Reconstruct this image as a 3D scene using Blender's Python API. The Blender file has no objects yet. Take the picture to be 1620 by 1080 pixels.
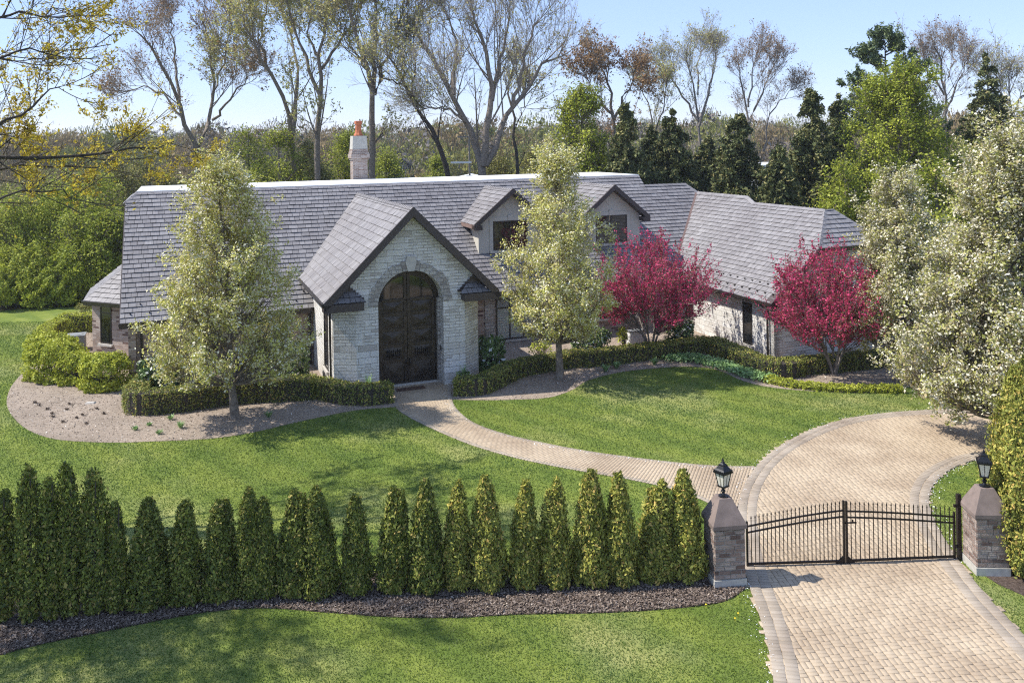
import bpy, math, random
import numpy as np
from mathutils import Vector
random.seed(7)
RNG = np.random.default_rng(11)
R = math.radians
SC = bpy.context.scene
COL = SC.collection

# ------------------------------------------------------------------ camera
CAM_H = 10.5                      # metres above the drive
FOC = 1360.0                      # focal length in pixels of the 1620 px wide photograph
YH, ROLL = 222.0, 0.0161          # horizon row, camera roll
cd = bpy.data.cameras.new('camera'); cam = bpy.data.objects.new('camera', cd); COL.objects.link(cam)
cd.sensor_width = 36.0; cd.sensor_fit = 'HORIZONTAL'; cd.lens = 36.0*FOC/1620.0
cam.location = (0, 0, CAM_H)
cam.rotation_mode = 'QUATERNION'
from mathutils import Matrix
cam.rotation_quaternion = (Matrix.Rotation(ROLL, 3, 'Y') @ Matrix.Rotation(R(90), 3, 'X')).to_quaternion()
cd.shift_x = 0.0
cd.shift_y = -(540.0-YH)/1620.0
cd.clip_start = 0.5; cd.clip_end = 6000
SC.camera = cam
SC.render.resolution_x = 1024; SC.render.resolution_y = 682

# ------------------------------------------------------------------ sky and sun
SUN_EL, SUN_FROM = 51.0, R(180.0)         # the sun stands to the left (-X)
w = bpy.data.worlds.new('World'); SC.world = w; w.use_nodes = True
nt = w.node_tree; nt.nodes.clear()
sky = nt.nodes.new('ShaderNodeTexSky'); sky.sky_type = 'NISHITA'; sky.sun_disc = False
sky.sun_elevation = R(SUN_EL); sky.sun_rotation = R(-91.0); sky.altitude = 200
sky.air_density = 1.0; sky.dust_density = 0.0; sky.ozone_density = 2.5
bg = nt.nodes.new('ShaderNodeBackground'); bg.inputs[1].default_value = 0.145
ow = nt.nodes.new('ShaderNodeOutputWorld')
hsv = nt.nodes.new('ShaderNodeMix'); hsv.data_type = 'RGBA'; hsv.blend_type = 'MULTIPLY'; hsv.inputs[0].default_value = 1.0; hsv.inputs[7].default_value = (0.98, 0.93, 1.08, 1)
even = nt.nodes.new('ShaderNodeMix'); even.data_type = 'RGBA'; even.inputs[0].default_value = 0.62; even.inputs[7].default_value = (1.95, 2.70, 4.3, 1)   # thin spring haze evens the clear sky
nt.links.new(sky.outputs[0], hsv.inputs[6]); nt.links.new(hsv.outputs[2], even.inputs[6]); nt.links.new(even.outputs[2], bg.inputs[0]); nt.links.new(bg.outputs[0], ow.inputs[0])
sd = bpy.data.lights.new('sun', 'SUN'); sd.energy = 4.1; sd.angle = R(0.55); sd.color = (1.0, 0.95, 0.87)
sun = bpy.data.objects.new('sun', sd); COL.objects.link(sun)
az = R(91.0)                               # direction the light travels, from -X to +X, a hair towards the camera
dirv = Vector((math.cos(R(SUN_EL))*math.cos(R(-1.5)), math.cos(R(SUN_EL))*math.sin(R(-1.5)), -math.sin(R(SUN_EL))))
sun.rotation_mode = 'QUATERNION'; sun.rotation_quaternion = dirv.to_track_quat('-Z', 'Y')
SC.view_settings.view_transform = 'Standard'; SC.view_settings.look = 'None'
SC.view_settings.exposure = 0.74; SC.view_settings.gamma = 1.0
SC.cycles.max_bounces = 6; SC.cycles.diffuse_bounces = 3; SC.cycles.glossy_bounces = 3
SC.cycles.transmission_bounces = 4; SC.cycles.transparent_max_bounces = 6
SC.cycles.use_denoising = False
SC.cycles.pixel_filter_type = 'BLACKMAN_HARRIS'; SC.cycles.filter_width = 1.15
SC.cycles.sample_clamp_indirect = 4.0

# ------------------------------------------------------------------ survey helper: a plan point from where it shows in the photograph
_c, _s = math.cos(ROLL), math.sin(ROLL)
def at(x, y, z=0.0):
    dx, dy = x-810.0, y-YH
    a = _c*dx-_s*dy; b = _s*dx+_c*dy
    t = (CAM_H-z)*FOC/b
    return (a/FOC*t, t, z)
def at2(x, y): return at(x, y)[:2]

# ------------------------------------------------------------------ object helpers
def tag(o, label=None, cat=None, group=None, kind=None):
    if label: o['label'] = label
    if cat: o['category'] = cat
    if group: o['group'] = group
    if kind: o['kind'] = kind
    return o
def empty(name, loc=(0,0,0), rz=0.0, label=None, cat=None, group=None):
    o = bpy.data.objects.new(name, None); COL.objects.link(o); o.location = loc; o.rotation_euler = (0,0,rz)
    o.empty_display_size = 0.3
    return tag(o, label, cat, group)
def obj_np(name, V, faces, mats, mi=None, parent=None, smooth=False, uv=None, attr=None):
    """faces: list of int arrays (n,k); mi: list of material index arrays or ints, one per faces entry"""
    me = bpy.data.meshes.new(name)
    V = np.asarray(V, dtype=np.float32)
    me.vertices.add(len(V)); me.vertices.foreach_set('co', V.ravel())
    idx = np.concatenate([np.asarray(f, dtype=np.int32).ravel() for f in faces])
    tot = np.concatenate([np.full(len(f), np.asarray(f).shape[1], dtype=np.int32) for f in faces])
    st = np.concatenate([[0], np.cumsum(tot)[:-1]]).astype(np.int32)
    me.loops.add(len(idx)); me.loops.foreach_set('vertex_index', idx)
    me.polygons.add(len(tot)); me.polygons.foreach_set('loop_start', st); me.polygons.foreach_set('loop_total', tot)
    if mi is not None:
        m = np.concatenate([np.full(len(f), q, dtype=np.int32) if np.isscalar(q) else np.asarray(q, dtype=np.int32) for f, q in zip(faces, mi)])
        me.polygons.foreach_set('material_index', m)
    if smooth: me.polygons.foreach_set('use_smooth', np.ones(len(tot), dtype=bool))
    if not isinstance(mats, (list, tuple)): mats = [mats]
    for m in mats: me.materials.append(m)
    if uv is not None:
        l = me.uv_layers.new(name='UVMap'); l.data.foreach_set('uv', np.asarray(uv, dtype=np.float32).ravel())
    me.update(calc_edges=True)
    if attr is not None:
        a = me.attributes.new('tone', 'FLOAT', 'POINT'); a.data.foreach_set('value', np.asarray(attr, dtype=np.float32))
    o = bpy.data.objects.new(name, me); COL.objects.link(o)
    if parent is not None: o.parent = parent
    return o

class MB:
    """collects polygons (with metric uvs: along the wall, up) and links them as one mesh"""
    def __init__(s): s.v=[]; s.f=[]; s.m=[]; s.uv=[]
    def poly(s, pts, m=0, uv=None):
        pts = [Vector(p) for p in pts]
        n = Vector((0,0,0))
        for i in range(len(pts)):
            a, b = pts[i], pts[(i+1) % len(pts)]
            n += Vector(((a.y-b.y)*(a.z+b.z), (a.z-b.z)*(a.x+b.x), (a.x-b.x)*(a.y+b.y)))
        if n.length < 1e-9: return
        n.normalize()
        if uv is None:
            if abs(n.z) > 0.95: t, b = Vector((1,0,0)), Vector((0,1,0))
            else:
                t = Vector((-n.y, n.x, 0)).normalized(); b = n.cross(t)
                if b.z < 0: b = -b
            uv = [(p.dot(t), p.dot(b)) for p in pts]
        i0 = len(s.v); s.v += [tuple(p) for p in pts]; s.f.append(list(range(i0, i0+len(pts)))); s.m.append(m); s.uv += uv
    def box(s, lo, hi, m=0, rz=0.0, c=None):
        x0,y0,z0 = lo; x1,y1,z1 = hi
        P = [(x0,y0,z0),(x1,y0,z0),(x1,y1,z0),(x0,y1,z0),(x0,y0,z1),(x1,y0,z1),(x1,y1,z1),(x0,y1,z1)]
        s.hexa(P, m)
    def hexa(s, P, m=0):
        for f in ((3,2,1,0),(4,5,6,7),(0,1,5,4),(1,2,6,5),(2,3,7,6),(3,0,4,7)): s.poly([P[i] for i in f], m)
    def prism(s, pts, d, m=0):
        """flat polygon pts (3-D) pushed along vector d"""
        d = Vector(d); A = [Vector(p) for p in pts]; B = [p+d for p in A]
        s.poly(A, m); s.poly(B[::-1], m)
        for i in range(len(A)):
            j = (i+1) % len(A); s.poly([A[j], A[i], B[i], B[j]], m)
    def bar(s, a, b, r, m=0, sides=6, r2=None):
        a, b = Vector(a), Vector(b); t = (b-a).normalized(); r2 = r if r2 is None else r2
        ref = Vector((0,0,1)) if abs(t.z) < 0.9 else Vector((1,0,0))
        x = t.cross(ref).normalized(); y = t.cross(x)
        A=[a+(x*math.cos(k*2*math.pi/sides)+y*math.sin(k*2*math.pi/sides))*r for k in range(sides)]
        B=[b+(x*math.cos(k*2*math.pi/sides)+y*math.sin(k*2*math.pi/sides))*r2 for k in range(sides)]
        for k in range(sides):
            j=(k+1)%sides; s.poly([A[k],A[j],B[j],B[k]], m)
        s.poly(A[::-1], m); s.poly(B, m)
    def lathe(s, prof, c, sides=8, m=0, rz=0.0):
        cx, cy, cz = c
        ring = lambda r, z: [Vector((cx+r*math.cos(rz+k*2*math.pi/sides), cy+r*math.sin(rz+k*2*math.pi/sides), cz+z)) for k in range(sides)]
        rs = [ring(r, z) for r, z in prof]
        for A, B in zip(rs, rs[1:]):
            for k in range(sides):
                j=(k+1)%sides; s.poly([A[k],A[j],B[j],B[k]], m)
        s.poly(rs[0][::-1], m); s.poly(rs[-1], m)
    def build(s, name, mats, parent=None, smooth=False):
        if not isinstance(mats, (list, tuple)): mats = [mats]
        me = bpy.data.meshes.new(name); me.from_pydata(s.v, [], s.f)
        for m in mats: me.materials.append(m)
        me.polygons.foreach_set('material_index', np.array(s.m, dtype=np.int32))
        if smooth: me.polygons.foreach_set('use_smooth', np.ones(len(s.f), dtype=bool))
        l = me.uv_layers.new(name='UVMap'); l.data.foreach_set('uv', np.array(s.uv, dtype=np.float32).ravel())
        me.update()
        o = bpy.data.objects.new(name, me); COL.objects.link(o)
        if parent is not None: o.parent = parent
        return o

# ------------------------------------------------------------------ materials
class NT:
    def __init__(s, name):
        s.m = bpy.data.materials.new(name); s.m.use_nodes = True; s.t = s.m.node_tree
        s.b = s.t.nodes['Principled BSDF']; s.o = s.t.nodes['Material Output']
    def n(s, typ, **kw):
        q = s.t.nodes.new(typ)
        for k, v in kw.items():
            if k.startswith('i_'):
                key = k[2:].replace('_', ' '); q.inputs[key].default_value = v
            else: setattr(q, k, v)
        return q
    def l(s, a, b): s.t.links.new(a, b)
    def ramp(s, fac, stops, mode='LINEAR'):
        r = s.n('ShaderNodeValToRGB'); r.color_ramp.interpolation = mode
        e = r.color_ramp.elements
        while len(e) < len(stops): e.new(0.5)
        for q, (p, c) in zip(e, stops): q.position = p; q.color = (*c, 1)
        s.l(fac, r.inputs[0]); return r.outputs[0]
    def noise(s, scale, detail=4, vec=None, rough=0.55):
        q = s.n('ShaderNodeTexNoise'); q.inputs['Scale'].default_value = scale; q.inputs['Detail'].default_value = detail
        q.inputs['Roughness'].default_value = rough
        if vec is not None: s.l(vec, q.inputs['Vector'])
        return q.outputs['Fac']
    def mix(s, a, b, fac, mode='MIX'):
        q = s.n('ShaderNodeMix'); q.data_type = 'RGBA'; q.blend_type = mode
        for v, k in ((fac, 0), (a, 6), (b, 7)):
            if isinstance(v, (int, float)): q.inputs[k].default_value = v
            elif isinstance(v, tuple): q.inputs[k].default_value = (*v, 1)
            else: s.l(v, q.inputs[k])
        return q.outputs[2]
    def bump(s, h, strength, dist=0.02):
        q = s.n('ShaderNodeBump'); q.inputs['Strength'].default_value = strength; q.inputs['Distance'].default_value = dist
        s.l(h, q.inputs['Height']); s.l(q.outputs[0], s.b.inputs['Normal'])
    def pos(s): return s.n('ShaderNodeNewGeometry').outputs['Position']
    def isl(s): return s.n('ShaderNodeNewGeometry').outputs['Random Per Island']
    def uv(s): return s.n('ShaderNodeTexCoord').outputs['UV']

def mat(name, col, rough=0.7, metal=0.0, nz=0.0, nscale=8.0, spec=0.5):
    k = NT(name); k.b.inputs['Roughness'].default_value = rough; k.b.inputs['Metallic'].default_value = metal
    k.b.inputs['Specular IOR Level'].default_value = spec
    if nz > 0:
        f = k.noise(nscale, 6, k.pos())
        c = k.ramp(f, [(0.3, tuple(v*(1-nz) for v in col)), (0.7, tuple(min(1, v*(1+nz)) for v in col))])
        k.l(c, k.b.inputs['Base Color']); k.bump(f, 0.25, 0.01)
    else: k.b.inputs['Base Color'].default_value = (*col, 1)
    return k.m

GAIN = {'pear_blossom_and_leaf':1.7,'pear_white_blossom':1.3,'crabapple_blossom':1.3,'arborvitae_spray':2.3,'arborvitae_golden_spray':2.3,'yew_hedge_leaf':2.6,'lime_shrub_leaf':1.8,
        'rhododendron_leaf':1.8,'spruce_needle':3.0,'pine_needle':1.5,'spring_maple_leaf':1.6,'olive_spring_leaf':1.7,'small_bud_leaf':2.6,'fresh_spring_leaf':1.25,'rusty_bud_leaf':1.9,'golden_oak_catkin':1.35,'grass_blade':1.3,'ground_cover_leaf':1.7,
        'far_wood_rust':1.45,'far_wood_olive':1.5,'far_wood_grey':1.2}
def leaf_mat(name, stops, trans=0.25, rough=0.55, patch=None, mode='LINEAR'):
    gn = GAIN.get(name, 1.0); stops = [(p, tuple(min(.8, v*gn) for v in c)) for p, c in stops]
    """each leaf (mesh island) takes its own tone from the ramp"""
    k = NT(name)
    c = k.ramp(k.isl(), stops, mode)
    if patch:
        f = k.noise(patch[0], 3, k.pos())
        m = k.n('ShaderNodeMapRange'); m.inputs['From Min'].default_value = 0.35; m.inputs['From Max'].default_value = 0.65
        k.l(f, m.inputs['Value'])
        c = k.mix(c, patch[1], m.outputs[0], 'MULTIPLY') if len(patch) == 2 else k.mix(c, patch[1], m.outputs[0], patch[2])
    if name == 'grass_blade': c = k.mix(c, mow(k, k.pos()), 1.0, 'MULTIPLY')
    k.l(c, k.b.inputs['Base Color']); k.b.inputs['Roughness'].default_value = rough
    k.b.inputs['Specular IOR Level'].default_value = 0.25
    if trans > 0:
        tr = k.n('ShaderNodeBsdfTranslucent'); k.l(c, tr.inputs['Color'])
        mx = k.n('ShaderNodeMixShader'); mx.inputs[0].default_value = trans
        k.l(k.b.outputs[0], mx.inputs[1]); k.l(tr.outputs[0], mx.inputs[2]); k.l(mx.outputs[0], k.o.inputs['Surface'])
    return k.m

def brick_mat(name, cols, mortar, bw, bh, ms, rough=0.85, bump=0.6, dist=0.012, offset=0.5, wob=0.0, stain=0.25):
    k = NT(name); uv = k.uv(); vec = uv
    if wob > 0:
        nz = k.n('ShaderNodeTexNoise'); nz.inputs['Scale'].default_value = 2.2; k.l(uv, nz.inputs['Vector'])
        a = k.n('ShaderNodeVectorMath', operation='MULTIPLY_ADD'); k.l(nz.outputs['Color'], a.inputs[0])
        a.inputs[1].default_value = (wob, wob, 0); k.l(uv, a.inputs[2]); vec = a.outputs[0]
    def bt(sx, sy, off):
        b = k.n('ShaderNodeTexBrick'); b.offset = off; b.offset_frequency = 2
        b.inputs['Scale'].default_value = 1.0; b.inputs['Brick Width'].default_value = sx; b.inputs['Row Height'].default_value = sy
        b.inputs['Mortar Size'].default_value = ms; b.inputs['Mortar Smooth'].default_value = 0.2; b.inputs['Bias'].default_value = 0.0
        b.inputs['Color1'].default_value = (0,0,0,1); b.inputs['Color2'].default_value = (1,1,1,1); b.inputs['Mortar'].default_value = (0.5,0.5,0.5,1)
        k.l(vec, b.inputs['Vector']); return b
    b = bt(bw, bh, offset)
    c = k.ramp(b.outputs['Color'], cols)
    if wob > 0:
        b2 = bt(bw*1.7, bh*2, 0.37)
        sel = k.n('ShaderNodeMath', operation='GREATER_THAN'); sel.inputs[1].default_value = 0.52
        k.l(k.noise(0.9, 1, vec), sel.inputs[0])
        c2 = k.ramp(b2.outputs['Color'], cols); c = k.mix(c, c2, sel.outputs[0])
        fm = k.n('ShaderNodeMix'); fm.data_type = 'FLOAT'; k.l(sel.outputs[0], fm.inputs[0]); k.l(b.outputs['Fac'], fm.inputs[2]); k.l(b2.outputs['Fac'], fm.inputs[3])
        fac = fm.outputs[0]
    else: fac = b.outputs['Fac']
    c = k.mix(c, mortar, fac)
    f1 = k.noise(1.3, 5, k.pos()); c = k.mix(c, k.ramp(f1, [(0.3, (1-stain,)*3), (0.7, (1,)*3)]), 1.0, 'MULTIPLY')
    f2 = k.noise(28, 4, k.pos()); c = k.mix(c, k.ramp(f2, [(0.3, (0.82,)*3), (0.7, (1.1,)*3)]), 1.0, 'MULTIPLY')
    k.l(c, k.b.inputs['Base Color']); k.b.inputs['Roughness'].default_value = rough; k.b.inputs['Specular IOR Level'].default_value = 0.2
    h = k.n('ShaderNodeMath', operation='MULTIPLY_ADD'); k.l(fac, h.inputs[0]); h.inputs[1].default_value = -1.0
    k.l(f2, h.inputs[2])
    h2 = k.n('ShaderNodeMath', operation='MULTIPLY_ADD'); k.l(b.outputs['Color'], h2.inputs[0]); h2.inputs[1].default_value = 0.6; k.l(h.outputs[0], h2.inputs[2])
    k.bump(h2.outputs[0], bump, dist)
    return k.m

M = {}
M['brick'] = brick_mat('house_brick', [(0.0,(0.16,0.09,0.07)),(0.10,(0.17,0.10,0.08)),(0.16,(0.40,0.29,0.23)),(0.6,(0.48,0.37,0.30)),(1.0,(0.58,0.48,0.41))], (0.36,0.32,0.28), 0.42, 0.105, 0.012, wob=0.0)
M['chim'] = brick_mat('chimney_brick', [(0.0,(0.26,0.17,0.13)),(0.5,(0.36,0.27,0.22)),(1.0,(0.46,0.38,0.33))], (0.52,0.48,0.44), 0.24, 0.085, 0.012)
M['stone'] = brick_mat('ledge_stone', stain=0.08, cols= [(0.0,(0.54,0.50,0.45)),(0.12,(0.65,0.62,0.57)),(0.5,(0.73,0.71,0.66)),(1.0,(0.80,0.78,0.74))], mortar=(0.48,0.45,0.40), bw=0.46, bh=0.13, ms=0.010, bump=0.9, dist=0.03, offset=0.37, wob=0.05)
M['arch'] = brick_mat('arch_stone', [(0.0,(0.36,0.32,0.28)),(0.5,(0.50,0.46,0.41)),(1.0,(0.60,0.57,0.52))], (0.36,0.33,0.30), 0.30, 0.16, 0.010, bump=0.9, dist=0.03, wob=0.02)
M['pillar'] = brick_mat('pillar_brick', [(0.0,(0.16,0.105,0.085)),(0.3,(0.31,0.225,0.185)),(0.6,(0.40,0.31,0.26)),(1.0,(0.50,0.42,0.36))], (0.33,0.30,0.27), 0.27, 0.10, 0.010, bump=1.0, dist=0.03)
M['stucco'] = mat('stucco', (0.50,0.47,0.40), 0.9, nz=0.06, nscale=14)
M['limestone'] = mat('limestone', (0.50,0.47,0.42), 0.85, nz=0.08, nscale=6)
M['concrete'] = mat('concrete', (0.44,0.42,0.37), 0.9, nz=0.15, nscale=7)
M['cap'] = mat('brown_cap', (0.19,0.145,0.125), 0.8, nz=0.22, nscale=4)
M['trim'] = mat('dark_brown_trim', (0.055,0.04,0.036), 0.5, nz=0.1, nscale=3)
M['trim_lit'] = mat('red_brown_lit_trim', (0.20,0.13,0.105), 0.6, nz=0.1, nscale=5)  # lighter copy of the dark trim, sunlight put into its colour
M['gutter'] = mat('gutter_metal', (0.04,0.034,0.03), 0.35, 0.2)
M['iron'] = mat('black_iron', (0.022,0.017,0.015), 0.42, 0.5, nz=0.1)
M['lampblack'] = mat('lantern_black', (0.015,0.016,0.018), 0.3, 0.4)
M['terracotta'] = mat('terracotta', (0.45,0.14,0.06), 0.75, nz=0.15, nscale=10)
M['deck'] = mat('white_membrane', (0.78,0.78,0.77), 0.6, nz=0.04, nscale=2)
M['white'] = mat('white_paint', (0.72,0.72,0.70), 0.5)
M['utility'] = mat('utility_metal', (0.24,0.25,0.25), 0.5, nz=0.05)
M['darkin'] = mat('dark_interior', (0.02,0.02,0.02), 0.9)
M['shutter'] = mat('louver_paint', (0.20,0.23,0.16), 0.5)
M['navy'] = mat('navy_siding', (0.018,0.028,0.06), 0.6)
M['mat_'] = mat('door_mat', (0.10,0.055,0.035), 0.95, nz=0.5, nscale=14)
k = NT('window_glass'); k.b.inputs['Base Color'].default_value = (0.012,0.014,0.014,1); k.b.inputs['Roughness'].default_value = 0.04; k.b.inputs['Specular IOR Level'].default_value = 0.9
M['glass'] = k.m
k = NT('clear_glass'); k.b.inputs['Base Color'].default_value = (0.9,0.95,0.93,1); k.b.inputs['Roughness'].default_value = 0.03; k.b.inputs['Transmission Weight'].default_value = 0.0
k.b.inputs['Alpha'].default_value = 0.18; M['clear'] = k.m
k = NT('seeded_glass'); k.l(k.ramp(k.noise(40,4,k.pos()), [(0.3,(0.55,0.52,0.43)),(0.7,(0.75,0.72,0.62))]), k.b.inputs['Base Color']); k.b.inputs['Roughness'].default_value = 0.25; M['lampglass'] = k.m
# bronze door
k = NT('bronze_door'); f = k.noise(5, 6, k.pos())
k.l(k.ramp(f, [(0.3,(0.026,0.019,0.014)),(0.7,(0.070,0.053,0.038))]), k.b.inputs['Base Color']); k.b.inputs['Roughness'].default_value = 0.38; k.b.inputs['Metallic'].default_value = 0.35
k.bump(k.noise(18, 4, k.pos()), 0.15, 0.01); M['door'] = k.m
# shake roof: each shake its own tone, streaked down the slope
k = NT('slate_shake'); c = k.ramp(k.isl(), [(0.0,(0.195,0.184,0.184)),(0.35,(0.222,0.211,0.212)),(0.75,(0.243,0.231,0.231)),(1.0,(0.272,0.260,0.259))])
mp = k.n('ShaderNodeMapping'); mp.inputs['Scale'].default_value = (26.0, 1.2, 1.0); k.l(k.uv(), mp.inputs['Vector'])
f = k.noise(1.0, 5, mp.outputs[0]); c = k.mix(c, k.ramp(f, [(0.32,(0.78,)*3),(0.66,(1.12,)*3)]), 1.0, 'MULTIPLY')
f3 = k.noise(0.35, 4, k.pos()); c = k.mix(c, k.ramp(f3, [(0.35,(0.88,0.86,0.86)),(0.65,(1.05,)*3)]), 1.0, 'MULTIPLY')
k.l(c, k.b.inputs['Base Color']); k.b.inputs['Roughness'].default_value = 0.62; k.bump(f, 0.5, 0.01); M['shake'] = k.m
M['under'] = mat('underlay_and_butt_shade', (0.03,0.028,0.03), 0.9)  # underlay, also paints the shadow line on the shake butts
# pavers
def paver_mat(name, a, b, c_):
    k = NT(name); c = k.ramp(k.isl(), [(0.0,a),(0.5,b),(1.0,c_)])
    c = k.mix(c, k.ramp(k.noise(0.55,5,k.pos()), [(0.3,(0.74,0.70,0.68)),(0.62,(1.05,)*3)]), 1.0, 'MULTIPLY')
    f = k.noise(60,4,k.pos()); c = k.mix(c, k.ramp(f, [(0.3,(0.86,)*3),(0.7,(1.08,)*3)]), 1.0, 'MULTIPLY')
    k.l(c, k.b.inputs['Base Color']); k.b.inputs['Roughness'].default_value = 0.88; k.bump(f, 0.4, 0.006); k.b.inputs['Specular IOR Level'].default_value = 0.2
    return k.m
M['paver'] = paver_mat('drive_paver', (0.425,0.340,0.240), (0.445,0.357,0.253), (0.465,0.375,0.268))
M['border'] = paver_mat('border_paver', (0.32,0.27,0.21), (0.36,0.305,0.24), (0.40,0.34,0.27))
M['joint'] = mat('paver_joint_sand', (0.07,0.055,0.035), 0.95, nz=0.3, nscale=9)
# lawn, soil
def mow(k, p):
    wv = k.n('ShaderNodeTexWave'); wv.wave_type = 'BANDS'; wv.bands_direction = 'DIAGONAL'; wv.inputs['Scale'].default_value = 0.27; wv.inputs['Distortion'].default_value = 1.5; wv.inputs['Detail'].default_value = 2
    k.l(p, wv.inputs['Vector']); return k.ramp(wv.outputs['Fac'], [(0.2,(0.86,0.90,0.88)),(0.8,(1.08,1.05,1.02))])
k = NT('lawn_turf'); p = k.pos()
c = k.ramp(k.noise(0.16,5,p), [(0.38,(0.135,0.185,0.036)),(0.5,(0.18,0.225,0.045)),(0.62,(0.27,0.285,0.10))])
c = k.mix(c, mow(k, p), 1.0, 'MULTIPLY')
c = k.mix(c, k.ramp(k.noise(1.6,6,p,0.7), [(0.3,(0.74,0.80,0.74)),(0.7,(1.20,1.14,1.22))]), 1.0, 'MULTIPLY')
c = k.mix(c, k.ramp(k.noise(16,5,p,0.75), [(0.3,(0.80,)*3),(0.7,(1.15,)*3)]), 1.0, 'MULTIPLY')
k.l(c, k.b.inputs['Base Color']); k.b.inputs['Roughness'].default_value = 0.9; k.b.inputs['Specular IOR Level'].default_value = 0.1; k.bump(k.noise(30,5,p,0.8), 0.5, 0.03); M['lawn'] = k.m
def soil(name, a, b, c_, sc=7.0):
    k = NT(name); p = k.pos()
    c = k.ramp(k.noise(sc,8,p,0.75), [(0.3,a),(0.5,b),(0.72,c_)])
    c = k.mix(c, k.ramp(k.noise(0.6,4,p), [(0.3,(0.8,)*3),(0.7,(1.1,)*3)]), 1.0, 'MULTIPLY')
    k.l(c, k.b.inputs['Base Color']); k.b.inputs['Roughness'].default_value = 0.95; k.b.inputs['Specular IOR Level'].default_value = 0.1; k.bump(k.noise(sc*2,8,p,0.8), 1.0, 0.06); return k.m
M['mulch_tan'] = soil('tan_mulch', (0.22,0.17,0.13), (0.37,0.30,0.235), (0.48,0.41,0.335))
M['mulch_dark'] = soil('dark_mulch', (0.05,0.035,0.028), (0.12,0.088,0.07), (0.22,0.17,0.14), 11)
M['woodfloor'] = soil('woodland_floor', (0.045,0.04,0.02), (0.08,0.075,0.03), (0.12,0.11,0.05), 0.4)
M['chip'] = leaf_mat('mulch_chip_tones', [(0.0,(0.085,0.062,0.048)),(0.5,(0.185,0.142,0.112)),(0.9,(0.27,0.215,0.175)),(1.0,(0.45,0.38,0.31))], 0.0, 0.95)
M['chip_tan'] = leaf_mat('tan_chip_tones', [(0.0,(0.15,0.11,0.08)),(0.5,(0.36,0.29,0.225)),(0.9,(0.50,0.43,0.35)),(1.0,(0.75,0.71,0.65))], 0.0, 0.95)
M['bark'] = mat('grey_brown_bark', (0.20,0.165,0.13), 0.95, nz=0.45, nscale=9)
M['bark_pale'] = mat('pale_grey_bark', (0.20,0.175,0.15), 0.95, nz=0.35, nscale=7)
M['bark_dark'] = mat('dark_bark', (0.055,0.045,0.036), 0.95, nz=0.4, nscale=8)
M['twig'] = mat('fine_twig_bark', (0.32,0.285,0.25), 0.95)
M['grass'] = leaf_mat('grass_blade', [(0.0,(0.112,0.158,0.026)),(0.5,(0.142,0.186,0.036)),(0.9,(0.182,0.212,0.050)),(1.0,(0.26,0.26,0.11))], 0.35, 0.6, (0.17,(0.52,0.70,0.78)))
M['pear'] = leaf_mat('pear_blossom_and_leaf', [(0.0,(0.50,0.47,0.37)),(0.28,(0.46,0.42,0.28)),(0.34,(0.27,0.27,0.06)),(0.65,(0.38,0.37,0.09)),(0.85,(0.30,0.28,0.09)),(1.0,(0.38,0.31,0.14))], 0.2, 0.6)
M['pear_white'] = leaf_mat('pear_white_blossom', [(0.0,(0.60,0.57,0.47)),(0.36,(0.56,0.52,0.38)),(0.42,(0.28,0.29,0.07)),(0.8,(0.30,0.29,0.10)),(1.0,(0.36,0.28,0.16))], 0.2, 0.6)
M['crab'] = leaf_mat('crabapple_blossom', [(0.0,(0.20,0.015,0.045)),(0.35,(0.40,0.03,0.10)),(0.7,(0.58,0.08,0.19)),(0.78,(0.34,0.05,0.08)),(0.84,(0.15,0.05,0.035)),(1.0,(0.20,0.09,0.045))], 0.3, 0.6)
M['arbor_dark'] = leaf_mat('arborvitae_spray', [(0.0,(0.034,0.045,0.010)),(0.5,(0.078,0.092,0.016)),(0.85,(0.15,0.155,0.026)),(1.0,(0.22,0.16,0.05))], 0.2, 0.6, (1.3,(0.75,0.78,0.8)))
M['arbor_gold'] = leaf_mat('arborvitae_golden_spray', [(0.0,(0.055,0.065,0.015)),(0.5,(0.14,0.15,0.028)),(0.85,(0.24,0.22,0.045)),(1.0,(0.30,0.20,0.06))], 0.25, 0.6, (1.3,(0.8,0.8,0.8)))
M['yew'] = leaf_mat('yew_hedge_leaf', [(0.0,(0.040,0.052,0.013)),(0.5,(0.095,0.105,0.024)),(0.85,(0.17,0.165,0.036)),(1.0,(0.26,0.18,0.06))], 0.2, 0.6, (1.6,(0.72,0.78,0.7)))
M['lime'] = leaf_mat('lime_shrub_leaf', [(0.0,(0.13,0.15,0.018)),(0.5,(0.26,0.28,0.035)),(1.0,(0.38,0.38,0.06))], 0.3, 0.5, (2.0,(0.78,0.82,0.7)))
M['rhodo'] = leaf_mat('rhododendron_leaf', [(0.0,(0.03,0.055,0.018)),(0.6,(0.08,0.12,0.035)),(0.9,(0.16,0.21,0.08)),(0.94,(0.55,0.55,0.45)),(1.0,(0.62,0.60,0.55))], 0.1, 0.35)
M['cover'] = leaf_mat('ground_cover_leaf', [(0.0,(0.08,0.14,0.04)),(0.5,(0.16,0.25,0.09)),(1.0,(0.28,0.38,0.18))], 0.25, 0.5)
M['spruce'] = leaf_mat('spruce_needle', [(0.0,(0.020,0.026,0.010)),(0.5,(0.045,0.052,0.018)),(0.85,(0.085,0.085,0.030)),(1.0,(0.15,0.12,0.05))], 0.1, 0.7, (0.5,(0.7,0.74,0.75)))
M['pine'] = leaf_mat('pine_needle', [(0.0,(0.045,0.065,0.028)),(0.5,(0.08,0.11,0.045)),(1.0,(0.14,0.17,0.075))], 0.1, 0.7)
M['maple'] = leaf_mat('spring_maple_leaf', [(0.0,(0.10,0.125,0.014)),(0.5,(0.235,0.26,0.028)),(1.0,(0.36,0.37,0.055))], 0.35, 0.6, (0.35,(0.72,0.78,0.7)))
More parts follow.
